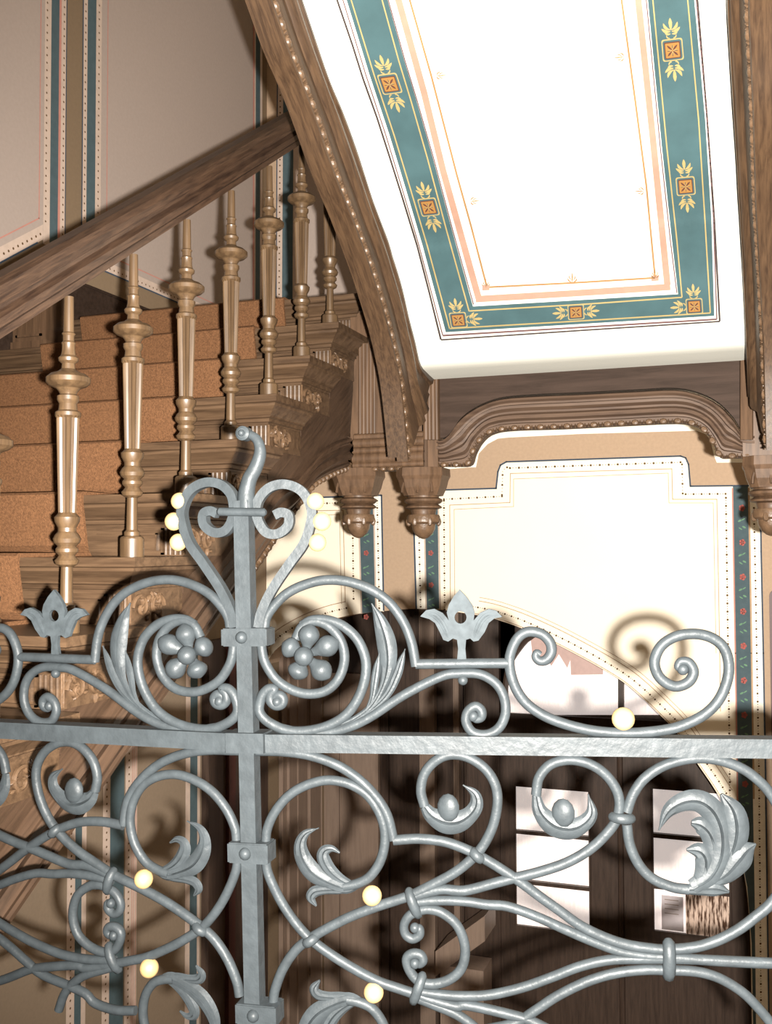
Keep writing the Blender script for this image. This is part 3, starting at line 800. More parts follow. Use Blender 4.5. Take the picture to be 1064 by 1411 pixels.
for c, ex, ey in (((670,396),(.3,-.3),(.28,.28)),((789,389),(.5,0),(0,-.5)),((903,383),(-.3,-.3),(-.28,.28)),((648,276),(0,-.4),(.45,-.02)),((601,103),(0,-.4),(.5,-.03)),((888,262),(0,-.4),(-.45,0)),((861,77),(0,-.45),(-.5,.03))):
    T = xf(c, ex, (ey[0], ey[1]))
    if c[1] > 380 and c[0] != 789: T = xf(c, (.42,-.02), (.02*0, -.45))
    petal(deco, T, 0, 0, 0, 30, 4, 6, .0045)
    for s in (-1, 1): petal(deco, T, s*2, 2, s*13, 14, 4, 6, .0045, -s*3); petal(deco, T, s*2, 8, s*8, 22, 3, 6, .0045, -s*3)
    if c[1] > 380 and c[0] != 789: poly(deco, [(c[0]-5, c[1]-4), (c[0]+5, c[1]-4.6), (c[0]+5, c[1]+3), (c[0]-5, c[1]+3.6)], 5, .0045)
do = deco.build('painted_decoration', [M['ceilmid'], M['teal2'], M['black'], M['plum'], M['gold'], M['peach'], M['orange'], M['goldo'], M['brownp']], upf)
do.parent = soff; do.matrix_parent_inverse = Matrix()
do['label'] = 'teal and peach painted border with gilt medallions'
# strings
sp = [(0,.004),(.03,.006),(.06,-.010),(.13,-.012),(.17,.002),(.20,.004),(.40,.001),(.43,.014),(.47,.018),(.50,.006),(.54,.006),(.57,.016),(.62,.014),(.66,-.002),(.80,-.004),(.82,-.014),(.92,-.016),(.94,-.006),(1.0,-.008),(1.08,-.03)]
def string(Aw, Bw, N, name='arched_string'):
    N = Vector(N); mb = MB(); loft2(Aw, Bw, sp, N, .035, mb)
    s = mb.build(name, M['oak_string'], upf)
    A2 = [a-N*.035+Vector((0, .004, .016)) for a in Aw]; B2 = [b-N*.035+Vector((0, 0, .02)) for b in Bw]
    mb = MB(); loft2(A2, B2, [(0, 0), (1.1, 0)], N, .035, mb); mb.build('outer_lining', M['oak_string'], upf)
    mb = MB(); bead_row(mb, [tuple(a+(b-a).normalized()*.020+N*.001) for a, b in zip(Aw, Bw)], N, .0135, .045)
    mb.build('bead_row', M['oak_carve'], upf)
string(Al, Bl, (1, 0, 0)); string(Ar, Br, (-1, 0, 0))
# fascia
YF = 3.65
fA = [(604,642),(626,642),(646,640.5),(652,624),(663,606),(679,595.5),(709,591.5),(774,589.5),(861.6,585),(931,582),(957.6,586),(975,598),(986,617),(993,630),(1010,630),(1040,630)]
fC = [(604,606),(612,606),(622,597),(635,578),(660,561),(692,550),(740,546),(800,543.5),(870,540),(931,537.5),(966,545),(992,559),(1012,580),(1022,597),(1030,600),(1040,600)]
fAs = [onY(p, YF) for p in resample(spline(fA, 3), 100)]; fCs = [onY(p, YF) for p in resample(spline(fC, 3), 100)]
fB = [onY((604+(1040-604)*i/99, 521.5-30*i/99), YF) for i in range(100)]
mb = MB(); fAb = [a.copy() for a in fAs]
loft2([a+Vector((0, .012, .01)) for a in fCs], [b+Vector((0, .012, .06)) for b in fB], [(0,0),(.75,0),(1,0)], (0,-1,0), .05, mb); mb.build('fascia', M['oak_dark'], upf)
mb = MB(); loft2(fAs, fCs, [(0,.0),(.05,.010),(.16,.010),(.2,-.004),(.26,-.004),(.32,.014),(.42,.020),(.50,.004),(.56,.006),(.64,.024),(.72,.026),(.76,.012),(.82,.014),(.88,.026),(.95,.022),(1,.004)], (0,-1,0), .06, mb); mb.build('fascia_moulding', M['oak_fascia'], upf)
mb = MB(); bead_row(mb, [tuple(a+Vector((0, -.012, .004))) for a in fAs], (0,-1,0), .0115, .047); mb.build('bead_row', M['oak_carve'], upf)
# corner uprights
mb = MB()
for i, (px, r) in enumerate(((587,.011),(592,.009),(597,.011),(602,.008))):
    a = onY((px, 606), 3.62); b = onY((px-1, 505+(px-587)*.9), 3.62); mb.tube([a, b], r, 8)
a = onY((583, 640), 3.64); b = onY((604, 520), 3.64); mb.box((a.x, 3.63, a.z-.05), (b.x, 3.70, b.z+.02)); mb.build('corner_upright', M['oak_z'], upf)
mb = MB()
for px, r in ((1024,.010),(1029,.008),(1034,.010)):
    a = onY((px, 606), 3.62); b = onY((px, 490), 3.62); mb.tube([a, b], r, 8)
a = onY((1024, 640), 3.64); b = onY((1062, 480), 3.64); mb.box((a.x, 3.63, a.z), (b.x, 3.70, b.z)); mb.build('corner_upright', M['oak_z'], upf)
# pendants
def pendant(px, parent, y=3.66):
    c = onY(px, y); z = c.z; mb = MB()
    q = [(.106,0),(.108,-.03),(.100,-.045),(.092,-.075),(.080,-.100),(.078,-.105)]
    rs = []
    for r, d in q:
        ring = []
        for a in (45-14, 45+14, 135-14, 135+14, 225-14, 225+14, 315-14, 315+14): ring.append((c.x+r*math.cos(math.radians(a)), y+r*math.sin(math.radians(a)), z+d))
        rs.append(ring)
    mb.rings(rs, 0, False)
    for s in (-1, 1):   # arched ribs on the front faces
        pts = [(c.x+s*.030+(.030)*math.cos(a), y-.082+.012*math.sin(a), z-.095+.065*math.sin(a)) for a in np.linspace(0, math.pi, 10)]
        mb.tube(pts, .005, 6)
    mb.lathe([(.060,-.10),(.060,-.112),(.072,-.118),(.074,-.126),(.066,-.134),(.056,-.137),(.070,-.146),(.071,-.152),(.050,-.158),(.046,-.175),(.048,-.180)], (c.x, y, z), 20)
    o = mb.build('pendant', M['oak_z'], parent)
    mb = MB(); mb.lathe([(.060,-.178),(.064,-.186),(.064,-.206),(.058,-.212),(.046,-.214),(.044,-.232),(.034,-.252),(.018,-.266),(.004,-.271)], (c.x, y, z), 20)
    for j in range(6):
        a = j*math.pi/3+.2; mb.ball((c.x+.058*math.cos(a), y+.058*math.sin(a), z-.205), .016, 0, (.7,.7,1.1), 8)
    k = mb.build('acorn', M['oak_carve']); k.parent = o
pendant((494, 647), stairs); pendant((583.5, 646), upf); pendant((1062, 630), upf)
# steps of the upper flight above the soffit, out of sight from below
mb = MB()
for k in range(1, 9):
    y = 3.65-G*k; z = zk(6)+RI*k
    mb.box((-1.12, y, z-.035), (.0, y+G+.03, z)); mb.box((-1.12, y+G-.02, z-RI), (.0, y+G, z-.03))
mb.build('upper_steps', M['oak_x'], upf)

# ================================================================== ROOM
def struct(o): o['kind'] = 'structure'; return o
YW = 6.0
arch = [(340,960),(380,896),(430,864),(478,849),(529,842),(590,839),(664,849),(697,858),(726,869),(773,891),(830,922),(868,947),(911,987),(934,1012),(963.5,1056),(982.6,1084),(1000,1115),(1015,1160),(1028,1220),(1034,1300),(1036,1411)]
aw = [onY(p, YW) for p in spline(arch, 4)]
aw2 = [(p.x, p.z) for p in aw if p.x > -2.99]
outl = [(2.6,-3.7),(2.6,4.6),(-3.0,4.6),(-3.0, aw2[0][1]-.03)]+aw2+[(aw2[-1][0],-3.7)]
tr = tessellate_polygon([[Vector((a, b, 0)) for a, b in outl]]); N = len(outl)
mb = MB(); vs = [(a, YW, b) for a, b in outl]+[(a, YW+.25, b) for a, b in outl]
mb.add(vs, [tuple(t) for t in tr]+[tuple(i+N for i in t) for t in tr]+[(i, (i+1) % N, (i+1) % N+N, i+N) for i in range(N)])
wb = struct(mb.build('wall_back', M['tan'])); wb['label'] = 'tan painted back wall with a wide arched opening'; wb['category'] = 'wall'
wd = MB()
WM = ['cream','white','teal','navy','dots','lineb','redf','greenf','mauve','taupe','rose','pinkw','lowtan']
mi = {n: i for i, n in enumerate(WM)}
class Wall:
    def __init__(s, fn, n): s.fn = fn; s.n = Vector(n); s.mb = MB()
    def P(s, p, k): return s.fn(p)+s.n*(.001*k)
    def poly(s, pts, m, k=1):
        q = [s.P(p, k) for p in pts]; ax = (1, 2) if abs(s.n.x) > .5 else (0, 2)
        tr = tessellate_polygon([[Vector((v[ax[0]], v[ax[1]], 0)) for v in q]])
        s.mb.add(q, [tuple(t) for t in tr], mi[m])
    def line(s, pts, w, m, k=2):
        for a, b in zip(pts, pts[1:]):
            a = np.array(a, float); b = np.array(b, float); d = b-a; L = np.linalg.norm(d); 
            if L < 1e-6: continue
            d /= L; t = np.array((-d[1], d[0]))*w/2; e = d*w/2*.6
            q = [s.P(tuple(v), k) for v in (a-e+t, a-e-t, b+e-t, b+e+t)]
            s.mb.add(q, [(0, 1, 2, 3)], mi[m])
    def dots(s, pts, step, r, m='dots', k=3, small=True):
        P = resample(pts, 300); L = sum(math.dist(a, b) for a, b in zip(P, P[1:])); n = max(2, int(L/step)); Q = resample(pts, 3*n+1)
        for i, c in enumerate(Q):
            rr = r if i % 3 == 0 else r*.42
            if i % 3 and not small: continue
            q = [s.P((c[0]+rr*math.cos(a), c[1]+rr*math.sin(a)), k) for a in np.linspace(0, 2*math.pi, 9)[:-1]]
            s.mb.add(q, [tuple(range(8))], mi[m])
    def rose(s, c, r, k=5):
        for i in range(5):
            a = i*1.257; q = [s.P((c[0]+r*.45*math.cos(a)+r*.4*math.cos(b), c[1]+r*.5*math.sin(a)+r*.4*math.sin(b)), k) for b in np.linspace(0, 6.28, 7)[:-1]]
            s.mb.add(q, [tuple(range(6))], mi['redf'])
    def vine(s, c, r, k=4.2):
        for i in range(4):
            a = i*1.57+.6; cc = (c[0]+r*.6*math.cos(a), c[1]+r*1.3*math.sin(a)); q = [s.P((cc[0]+r*.45*math.cos(b), cc[1]+r*.3*math.sin(b+a)), k) for b in np.linspace(0, 6.28, 7)[:-1]]
            s.mb.add(q, [tuple(range(6))], mi['greenf'])
    def build(s, parent):
        o = s.mb.build('painted_borders', [M[n] for n in WM], parent); return o
W = Wall(lambda p: onY(p, YW-.001), (0, -1, 0))
archL = lambda d: [(x+d*nx, y+d*ny) for (x, y), (nx, ny) in zip(_as, _an)]
_as = resample(spline(arch, 3), 120); _an = []
for i in range(120):
    a = np.array(_as[max(0, i-1)]); b = np.array(_as[min(119, i+1)]); t = (b-a)/np.linalg.norm(b-a); _an.append((t[1], -t[0]))
def clip(P, f): return [p for p in P if f(p)]
lo = archL(0.5)
# right group
topo = [(571,735),(570,676.5),(684,673),(686.5,650),(690,641),(698,636.5),(938,628.5),(945,631),(949,640),(951.5,670),(1047.5,669),(1049,760),(1052,900),(1055,1060),(1060,1415)]
inner_arch = clip(lo, lambda p: p[0] > 574 and p[1] < 1415)
W.poly(topo+inner_arch[::-1]+[(574,839)], 'cream', 1)
# white strips
W.poly([(571,677),(586,677),(588,839),(574,839)], 'white', 2); W.poly([(1031,669.5),(1047.5,669),(1055,1060),(1060,1415),(1042,1415),(1035,900)], 'white', 2)
W.poly([(585.5,677),(603,676.5),(605.5,839),(588,839.5)], 'teal', 3)
W.poly([(1010,669.5),(1031,669),(1035,900),(1038,1120),(1040,1230),(1042,1411),(1038,1411),(1036,1300),(1030,1222),(1017,1160),(1016.5,1060),(1014,900)], 'teal', 3)
W.line(topo[:2]+topo[2:], 2.2, 'navy', 4)
W.line([(571,735),(574,839)], 2.2, 'navy', 4)
W.line([(604,677),(607,840)], 2, 'pinkw', 4); W.line([(584.5,680),(587.5,839)], 2, 'pinkw', 4)
W.line([(1009.5,673),(1013.5,900),(1016,1060),(1017,1150)], 2, 'rose', 4); W.line([(1032,673),(1036,900),(1039,1100)], 2.4, 'lineb', 4)
W.dots([(577,690),(578.5,780),(580,836)], 9.5, 1.4)
W.dots([(612,690),(613,840)], 10, 1.5); W.dots([(612,688),(692,684)], 11, 1.5); W.dots([(692,682),(693,648),(699,644)], 10.5, 1.5); W.dots([(703,645),(938,637)], 12, 1.6); W.dots([(940,640),(941,680)], 10.5, 1.5)
W.dots([(945,681),(1000,680.5)], 11, 1.5); W.dots([(1000.5,686),(1002,790),(1003.5,900),(1005,1000),(1006,1100)], 11, 1.6)
W.dots([(1039,700),(1041,790),(1043,900),(1046,1060),(1049,1400)], 11, 1.5)
W.line([(621,840),(620,696),(703,692.5),(703.5,652.5),(926,646),(927,688),(988,688),(990,790),(992,900),(993,980)], 1.1, 'lineb'); 
W.line([(627,840),(626,702),(708,698),(708,660),(921,652),(922,693),(983,693),(985,790),(987,900)], .8, 'lineb')
W.dots(clip(archL(11), lambda p: p[0] > 640 and p[1] < 1100), 9.5, 1.4)
W.line(clip(archL(20), lambda p: p[0] > 655 and p[1] < 1090), 1.1, 'lineb'); W.line(clip(archL(25), lambda p: p[0] > 655 and p[1] < 1080), .8, 'lineb')
W.line(clip(archL(2), lambda p: p[0] > 611 and p[1] < 1150), 1.0, 'lineb')
for i in range(10):
    y = 700+i*47.5; W.rose((1022.5+i*.55, y), 5.5); W.vine((1022.5+i*.55, y+22), 6)
for i in range(3): W.rose((594+i*.6, 762+i*44), 4.5); W.vine((594+i*.5, 742+i*44), 5); W.rose((505, 762+i*44), 4.5); W.vine((505, 742+i*44), 5)
# left group
la = clip(lo, lambda p: p[0] < 529)
W.poly([(529,843),(526,682.5),(440,685.5),(330,689),(330,960)]+la[:], 'cream', 1)
W.poly([(514.5,683),(526,682.5),(529,842),(518,843)], 'white', 2); W.poly([(494.5,683.5),(514.5,683),(518,843),(499,845)], 'teal', 3)
W.line([(330,689),(440,685.5),(526,682.5),(529,841)], 2.2, 'navy', 4)
W.line([(494,690),(498.5,845)], 2, 'pinkw', 4); W.line([(515,685),(518.5,842)], 2, 'pinkw', 4)
W.dots([(486,700),(487.5,825)], 10, 1.5); W.dots([(440,694),(484,692)], 10, 1.5); W.dots([(520,690),(523,838)], 9.5, 1.4)
W.line([(430,704),(473,703),(476,830)], 1.1, 'lineb'); W.line([(430,710),(468,709),(471,832)], .8, 'lineb')
W.dots(clip(archL(11), lambda p: 360 < p[0] < 484), 9.5, 1.4); W.line(clip(archL(20), lambda p: 360 < p[0] < 480), 1.1, 'lineb')
# white reveal above the tan field, under the landing
W.poly([(598,560),(1045,545),(1045,637.5),(988,637.5),(984,628),(979,606),(972,598),(960,593.5),(800,598),(700,603),(686,604.5),(672,612),(660,625),(656,644),(648,644),(598,648)], 'white', 1)
# upper landing part of the wall
W.poly([(383,-40),(383,470),(640,470),(640,-40)], 'mauve', 1.0)
W.poly([(384,-40),(381,470),(388.5,470),(391.5,-40)], 'pinkw', 2); W.poly([(391.5,-40),(388.5,470),(403,470),(406,-40)], 'teal', 2); W.poly([(406,-40),(403,470),(410,470),(413,-40)], 'pinkw', 2)
W.dots([(387.5,-30),(384.8,430)], 8, 1.1, small=False); W.line([(383.5,-40),(380.5,470)], 1.4, 'navy', 3); W.line([(420,-40),(417,470)], 1, 'rose', 2)
W.build(wb)

# left wall
mb = MB(); mb.box((-3.7, -2.6, -3.7), (-3.0, YW+1.6, 4.6)); wl = struct(mb.build('wall_left', M['taupe'])); wl['label'] = 'left stair wall with grey-beige panels and dark striped borders'; wl['category'] = 'wall'
L = Wall(lambda p: Vector((-2.999, p[0], p[1])), (1, 0, 0))
ZT = 4.55
# panel fields in wall coordinates (y, z)
L.poly([(0,-1.03),(3.745,1.43),(3.745,ZT),(0,ZT)], 'mauve', 1)
L.poly([(4.118,1.387),(5.82,1.387),(5.82,ZT),(4.118,ZT)], 'mauve', 1)
def vstrip(y0, y1, m, z0, z1=ZT, k=2): L.poly([(y0, z0), (y1, z0), (y1, z1), (y0, z1)], m, k)
vstrip(3.720, 3.765, 'pinkw', 1.392); vstrip(3.765, 3.822, 'teal', 1.20); vstrip(3.822, 3.838, 'rose', 1.2); vstrip(3.838, 3.872, 'pinkw', 1.2)
vstrip(4.000, 4.036, 'pinkw', 1.32); vstrip(4.036, 4.105, 'teal', 1.36); vstrip(4.105, 4.150, 'pinkw', 1.387)
L.dots([(3.735,1.5),(3.735,4.5)], .035, .005, small=False); L.dots([(3.857,1.3),(3.857,4.5)], .035, .005, small=False)
L.dots([(4.020,1.5),(4.020,4.5)], .035, .005, small=False); L.dots([(4.128,1.42),(4.128,4.5)], .035, .005, small=False)
L.line([(4.0,1.3),(4.0,ZT)], .008, 'navy', 3); L.line([(3.875,1.3),(3.875,ZT)], .006, 'navy', 3)
L.line([(4.20,ZT),(4.20,1.475),(5.78,1.475)], .006, 'rose', 3); L.poly([(4.15,1.387),(5.82,1.387),(5.82,1.44),(4.15,1.44)], 'pinkw', 2)
L.dots([(4.16,1.41),(5.8,1.41)], .035, .005, small=False); L.line([(4.118,1.387),(5.82,1.387)], .008, 'navy', 4)
L.line([(3.690,ZT),(3.690,1.50),(0,-.93)], .006, 'rose', 3)
L.poly([(0,-1.03),(3.718,1.41),(3.718,1.48),(0,-.965)], 'pinkw', 2.4); L.dots([(.6,-.605),(3.70,1.43)], .035, .006, k=3, small=False); L.line([(0,-1.03),(3.68,1.385)], .008, 'navy', 4)
vstrip(5.80, 5.83, 'pinkw', 1.387); vstrip(5.83, 5.895, 'teal', 1.387); vstrip(5.895, 5.925, 'pinkw', 1.387)
L.line([(5.80,1.4),(5.80,ZT)], .02, 'rose', 3)
# lower hall part of the left wall
L.poly([(2.2,-3.7),(6.0,-3.7),(6.0,.70),(4.3,.70),(2.2,-.75)], 'lowtan', 1)
B0 = -3.69; T0 = -.45
for a, b, m in ((3.93,3.99,'pinkw'),(3.99,4.04,'teal'),(4.04,4.075,'pinkw'),(4.205,4.265,'pinkw'),(4.265,4.385,'teal'),(4.395,4.50,'pinkw'),(4.98,5.03,'pinkw'),(5.03,5.11,'teal'),(5.11,5.14,'pinkw')):
    vstrip(a, b, m, B0, T0 if a < 4.39 or a > 4.9 else -.95)
for y in (3.96, 4.235, 4.425): L.dots([(y, -3.6), (y, T0-.4)], .035, .006, small=False)
for y in (4.455, 4.47, 4.49): L.line([(y, -3.6), (y, -1.0)], .004, 'rose', 3)
cv = [(4.395,-.98),(4.42,-.78),(4.50,-.60),(4.62,-.47),(4.80,-.38)]; cv2 = [(4.50,-1.0),(4.52,-.84),(4.58,-.70),(4.68,-.60),(4.82,-.53)]
L.poly(cv+cv2[::-1], 'pinkw', 2.2); L.dots([(4.44,-.95),(4.47,-.78),(4.54,-.64),(4.65,-.52),(4.8,-.45)], .035, .006, small=False)
L.build(wl)
# others
mb = MB(); mb.box((2.6, -2.6, -3.7), (2.8, YW+1.6, 4.6)); o = struct(mb.build('wall_right', M['cream'])); tag(o, 'plain cream right wall', 'wall')
mb = MB(); mb.box((-3.7, -2.8, -3.7), (2.8, -2.6, 4.6)); o = struct(mb.build('wall_front', M['cream'])); tag(o, 'plain cream wall behind the viewpoint', 'wall')
mb = MB(); mb.box((-3.7, -2.8, 4.6), (2.8, YW+1.8, 4.75)); o = struct(mb.build('ceiling', M['ceil'])); tag(o, 'plain white upper ceiling', 'ceiling')
mb = MB(); mb.box((-3.7, 1.95, -3.85), (2.8, YW+1.8, -3.7)); mb.box((-3.0, -2.6, -1.75), (2.6, 1.95, -1.6)); mb.box((-3.0, 1.85, -3.7), (2.6, 1.95, -1.75))
o = struct(mb.build('floor', M['taupe'])); tag(o, 'floor of the raised hall and the lower entrance', 'floor')

# ================================================================== DOOR AND LOBBY
YD = 7.0
def dpx(p, dy=0): return onY(p, YD+dy)
mb = MB()
def pxbox(mb, x0, y0, x1, y1, ya, yb, mi=0):
    a = dpx((x0, y1)); b = dpx((x1, y0)); c_ = dpx((x0, y0)); d = dpx((x1, y1))
    P = [Vector((p.x, 0, p.z)) for p in (a, d, b, c_)]
    vs = [(p.x, ya, p.z) for p in P]+[(p.x, yb, p.z) for p in P]
    mb.add(vs, [(0,1,2,3),(7,6,5,4),(0,4,5,1),(1,5,6,2),(2,6,7,3),(3,7,4,0)], mi)
fr_ = dpx
A0 = dpx((600, 860)); 
door = empty('door_1', (-.9, 7.05, -3.7), 'dark brown double door with six frosted panes under an arched fanlight, seen through the arch', 'door', kind='structure')
# leaf slabs with openings built from strips
x_l, x_r = dpx((690,1100)).x, dpx((1090,1100)).x
def strip(x0, x1, z0, z1, y0=7.0, y1=7.06): mb.box((x0, y0, z0), (x1, y1, z1))
cols = [((710.5,813), [(1087.6,1148),(1153,1217),(1222,1281)]), ((899.5,1006), [(1091,1152.5),(1158.5,1224),(1229.5,1288.5)])]
ztop = dpx((800,988)).z
panes = []
for (xa, xb), rows in cols:
    X0 = dpx((xa,1180)).x; X1 = dpx((xb,1180)).x
    for k, (ya, yb) in enumerate(rows):
        panes.append((X0, X1, dpx(((xa+xb)/2, yb)).z, dpx(((xa+xb)/2, ya)).z, k))
zb0, zt0 = min(p[2] for p in panes)-.0, max(p[3] for p in panes)
lx0, lx1, rx0, rx1 = panes[0][0], panes[0][1], panes[3][0], panes[3][1]
strip(-1.70, lx0, -3.7, ztop); strip(lx1, rx0, -3.7, ztop); strip(rx1, .35, -3.7, ztop)
for (a, b, ps) in ((lx0, lx1, panes[:3]), (rx0, rx1, panes[3:])):
    strip(a, b, -3.7, ps[2][2]); strip(a, b, ps[0][3], ztop)
    strip(a, b, ps[1][3], ps[0][2], 6.99, 7.04); strip(a, b, ps[2][3], ps[1][2], 6.99, 7.04)
    for q in (-.022, ): 
        for X in (a, b): mb.tube([(X, 6.998, ps[2][2]), (X, 6.998, ps[0][3])], .008, 6)
# centre stile and panels
mb.tube([((lx1+rx0)/2, 6.995, -3.7), ((lx1+rx0)/2, 6.995, ztop)], .02, 8)
mb.build('door_leaf', M['door'], door)
for X0, X1, z0, z1, k in panes:
    mb = MB(); mb.box((X0-.004, 7.025, z0-.004), (X1+.004, 7.033, z1+.004)); o = mb.build('pane', M['glass'], door); o['label'] = 'frosted glass pane'
p = panes[5]; mb = MB(); xm = dpx((945,1260)).x; mb.box((xm, 7.016, p[2]), (p[1], 7.024, p[3])); o = mb.build('reeded_pane', M['reed'], door); o['label'] = 'dark rippled glass'
a, b = dpx((912,1281)), dpx((941.5,1237)); mb = MB(); mb.box((a.x, 7.008, a.z), (b.x, 7.010, b.z), 0)
for i in range(4): mb.box((a.x+.02, 7.0065, b.z-.03-i*.03), (b.x-.03, 7.0079, b.z-.024-i*.03), 1)
o = mb.build('paper_notice', [M['paper'], M['mauve']]); tag(o, 'small grey paper notice stuck on the lowest right pane of the dark door', 'notice')
# fanlight
fl = [(698,986),(696,950),(701,918),(714,895),(733,876),(770,862),(850,872),(925,930),(930,986)]
mb = MB(); q = [dpx(p) for p in spline(fl, 3)]; q = [Vector((v.x, 7.03, v.z)) for v in q]; n = len(q)
tr = tessellate_polygon([[Vector((v.x, v.z, 0)) for v in q]])
mb.add(q+[v+Vector((0, .01, 0)) for v in q], [tuple(t) for t in tr]+[tuple(i+n for i in t) for t in tr]+[(i, (i+1) % n, (i+1) % n+n, i+n) for i in range(n)])
o = mb.build('fanlight_pane', M['glass'], door); o['label'] = 'bright frosted fanlight glass'
mb = MB(); mb.tube([Vector((v.x, 7.01, v.z)) for v in q], .022, 8)
pxbox(mb, 852, 934, 860, 988, 6.99, 7.03); mb.build('fanlight_frame', M['door'], door)
c8 = lambda *p: crop_px(680, 860, 3.8, p)
jag = c8((190,60),(200,160),(240,190),(280,185),(300,222),(340,160),(384,232),(400,190),(403,268),(572,266),(572,228),(450,158),(430,60),(330,20))
mb = MB(); q = [dpx(p, .0) for p in jag]; q = [Vector((v.x, 7.024, v.z)) for v in q]; n = len(q)
tr = tessellate_polygon([[Vector((v.x, v.z, 0)) for v in q]]); mb.add(q, [tuple(t) for t in tr]); o = mb.build('etched_ornament', M['pinkg'], door)
# lobby walls
mb = MB()
mb.box((-3.0, 7.06, -3.7), (-1.55, 7.2, .6)); 
mb.box((-1.9, 7.06, ztop), (1.2, 7.2, .6)); mb.box((.3, 7.0, -3.7), (1.2, 7.2, .6))
lw = struct(mb.build('wall_lobby', M['door'])); tag(lw, 'dark stained timber wall of the lobby around the door', 'wall')
mb = MB(); mb.box((-3.0, 6.25, .5), (1.2, 7.2, .6)); o = struct(mb.build('ceiling_lobby', M['oak_dark'])); tag(o, 'dark timber lobby ceiling', 'ceiling')
mb = MB(); mb.box((.95, 6.25, -3.7), (1.1, 7.06, .5)); o = struct(mb.build('wall_lobby_side', M['tan'])); tag(o, 'tan side wall of the lobby', 'wall')
pan = empty('wall_panelling', (-2.6, 7.0, -3.7), 'brown vertical board panelling in the lobby left of the door', 'panelling', kind='structure')
zt1 = -1.05
for x0, x1, d in ((362,384,.03),(384,402,.05),(402,420,.03),(420,436,.045)):
    ya_, yb_ = onX((x0,1200), -3.0).y, min(6.99, onX((x1,1200), -3.0).y)
    if yb_ <= ya_+.02: continue
    mb = MB(); mb.box((-3.0+.002, max(6.26, ya_), -3.69), (-3.0+d, yb_, -.7)); mb.tube([(-3.0+d, yb_-.01, -3.69), (-3.0+d, yb_-.01, -.7)], .007, 6)
    mb.build('board', M['panelling'], pan)
for x0, x1, y, m in ((367,400,6.96,'panelling'),(400,432,6.99,'panelling'),(432,468,6.97,'panelling'),(468,522,6.98,'panelling'),(522,536,7.02,'door'),(578,600,6.93,'panelling'),(600,640,7.0,'door'),(640,690,6.98,'door'),(625,634,6.94,'panelling')):
    X0 = onY((x0,1200), y).x; X1 = onY((x1,1200), y).x
    zt1 = -.95 if x0 < 522 else .3
    mb = MB(); mb.box((X0+.003, y, -3.69), (X1-.003, y+.06, zt1))
    mb.tube([(X0+.012, y, -3.69), (X0+.012, y, zt1)], .007, 6)
    mb.build('board', M[m], pan)
a = onY((600,1311), 6.3); b = onY((668,1262), 6.3)
mb = MB(); vs = [(a.x, 6.3, a.z-.16), (b.x, 6.3, b.z-.16), (b.x, 6.3, b.z), (a.x, 6.3, a.z)]; vs += [(v[0], 6.6, v[2]) for v in vs]
mb.add(vs, [(0,1,2,3),(7,6,5,4),(0,4,5,1),(1,5,6,2),(2,6,7,3),(3,7,4,0)])
mb.box((a.x+.02, 6.34, -3.7), (b.x-.02, 6.56, a.z-.1))
o = mb.build('lobby_balustrade_pier', M['panelling']); tag(o, 'brown pier with a sloping cap standing in the lobby left of the door', 'pier')
# left wall door
mb = MB(); mb.box((-3.0, 5.16, -3.7), (-2.95, 5.93, -.55)); 
d2 = struct(mb.build('door_2', M['door'])); tag(d2, 'dark door in the left wall below the landing', 'door')
mb = MB(); mb.box((-2.95, 5.36, -3.7), (-2.925, 5.44, -.6)); mb.box((-2.95, 5.62, -3.7), (-2.925, 5.66, -.6)); mb.build('door_trim', M['redwood'], d2)
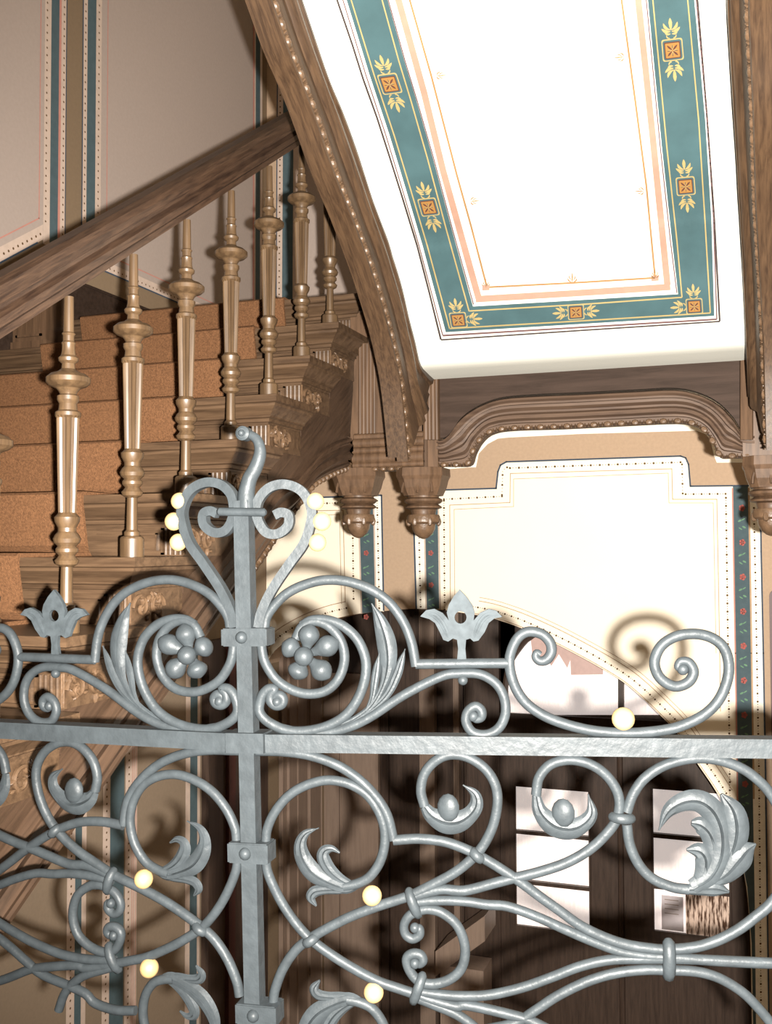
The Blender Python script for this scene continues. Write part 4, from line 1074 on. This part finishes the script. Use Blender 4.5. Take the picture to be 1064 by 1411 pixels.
# notice board at the right edge
mb = MB(); a = onY((1060, 812), YW-.02)
pts = [(a.x+.04*(1-math.cos(t)), a.z-.04+.04*math.sin(t)) for t in np.linspace(0, math.pi/2, 6)]+[(a.x+.5, a.z), (a.x+.5, a.z-1.6), (a.x, a.z-1.6)]
n = len(pts); tr = tessellate_polygon([[Vector((x, z, 0)) for x, z in pts]])
mb.add([(x, YW-.03, z) for x, z in pts]+[(x, YW-.004, z) for x, z in pts], [tuple(t) for t in tr]+[tuple(i+n for i in t) for t in tr]+[(i, (i+1) % n, (i+1) % n+n, i+n) for i in range(n)])
o = mb.build('wall_board', M['redwood']); tag(o, 'dark round-cornered board on the tan wall at the right edge', 'board')

# ================================================================== LIGHT
fl_ = bpy.data.lights.new('flash', 'SPOT'); fl_.energy = 2400; fl_.color = (1, .95, .88); fl_.shadow_soft_size = .016
fl_.spot_size = math.radians(98); fl_.spot_blend = .7
fo = bpy.data.objects.new('flash', fl_); COL.objects.link(fo)
fo.location = rth*.078-fwh*.085+Vector((0, 0, -.032))
aim = (FW*4+rth*.75+UP*.15).normalized(); fo.rotation_euler = aim.to_track_quat('-Z', 'Y').to_euler()
lp = bpy.data.lights.new('ambient_fill', 'POINT'); lp.energy = 45; lp.color = (1, .85, .66); lp.shadow_soft_size = .25  # unseen point light added as weak warm ambient fill
lo_ = bpy.data.objects.new('ambient_fill', lp); COL.objects.link(lo_); lo_.location = (1.3, -.6, 2.6)
w = bpy.data.worlds.new('World'); SC.world = w; w.use_nodes = True
w.node_tree.nodes['Background'].inputs['Color'].default_value = (1, .9, .8, 1); w.node_tree.nodes['Background'].inputs['Strength'].default_value = .05

# ================================================================== CAMERA
cd = bpy.data.cameras.new('Camera'); cam = bpy.data.objects.new('Camera', cd); COL.objects.link(cam)
cd.sensor_fit = 'VERTICAL'; cd.sensor_height = 36; cd.sensor_width = 36*1064/1411; cd.lens = 36*F/1411; cd.clip_start = .02
mw = Matrix(((RT.x, UP.x, -FW.x, 0), (RT.y, UP.y, -FW.y, 0), (RT.z, UP.z, -FW.z, 0), (0, 0, 0, 1)))
cam.matrix_world = mw
SC.camera = cam
SC.view_settings.view_transform = 'Standard'; SC.view_settings.look = 'None'
SC.view_settings.exposure = 0; SC.view_settings.gamma = 1; SC.view_settings.use_curve_mapping = False
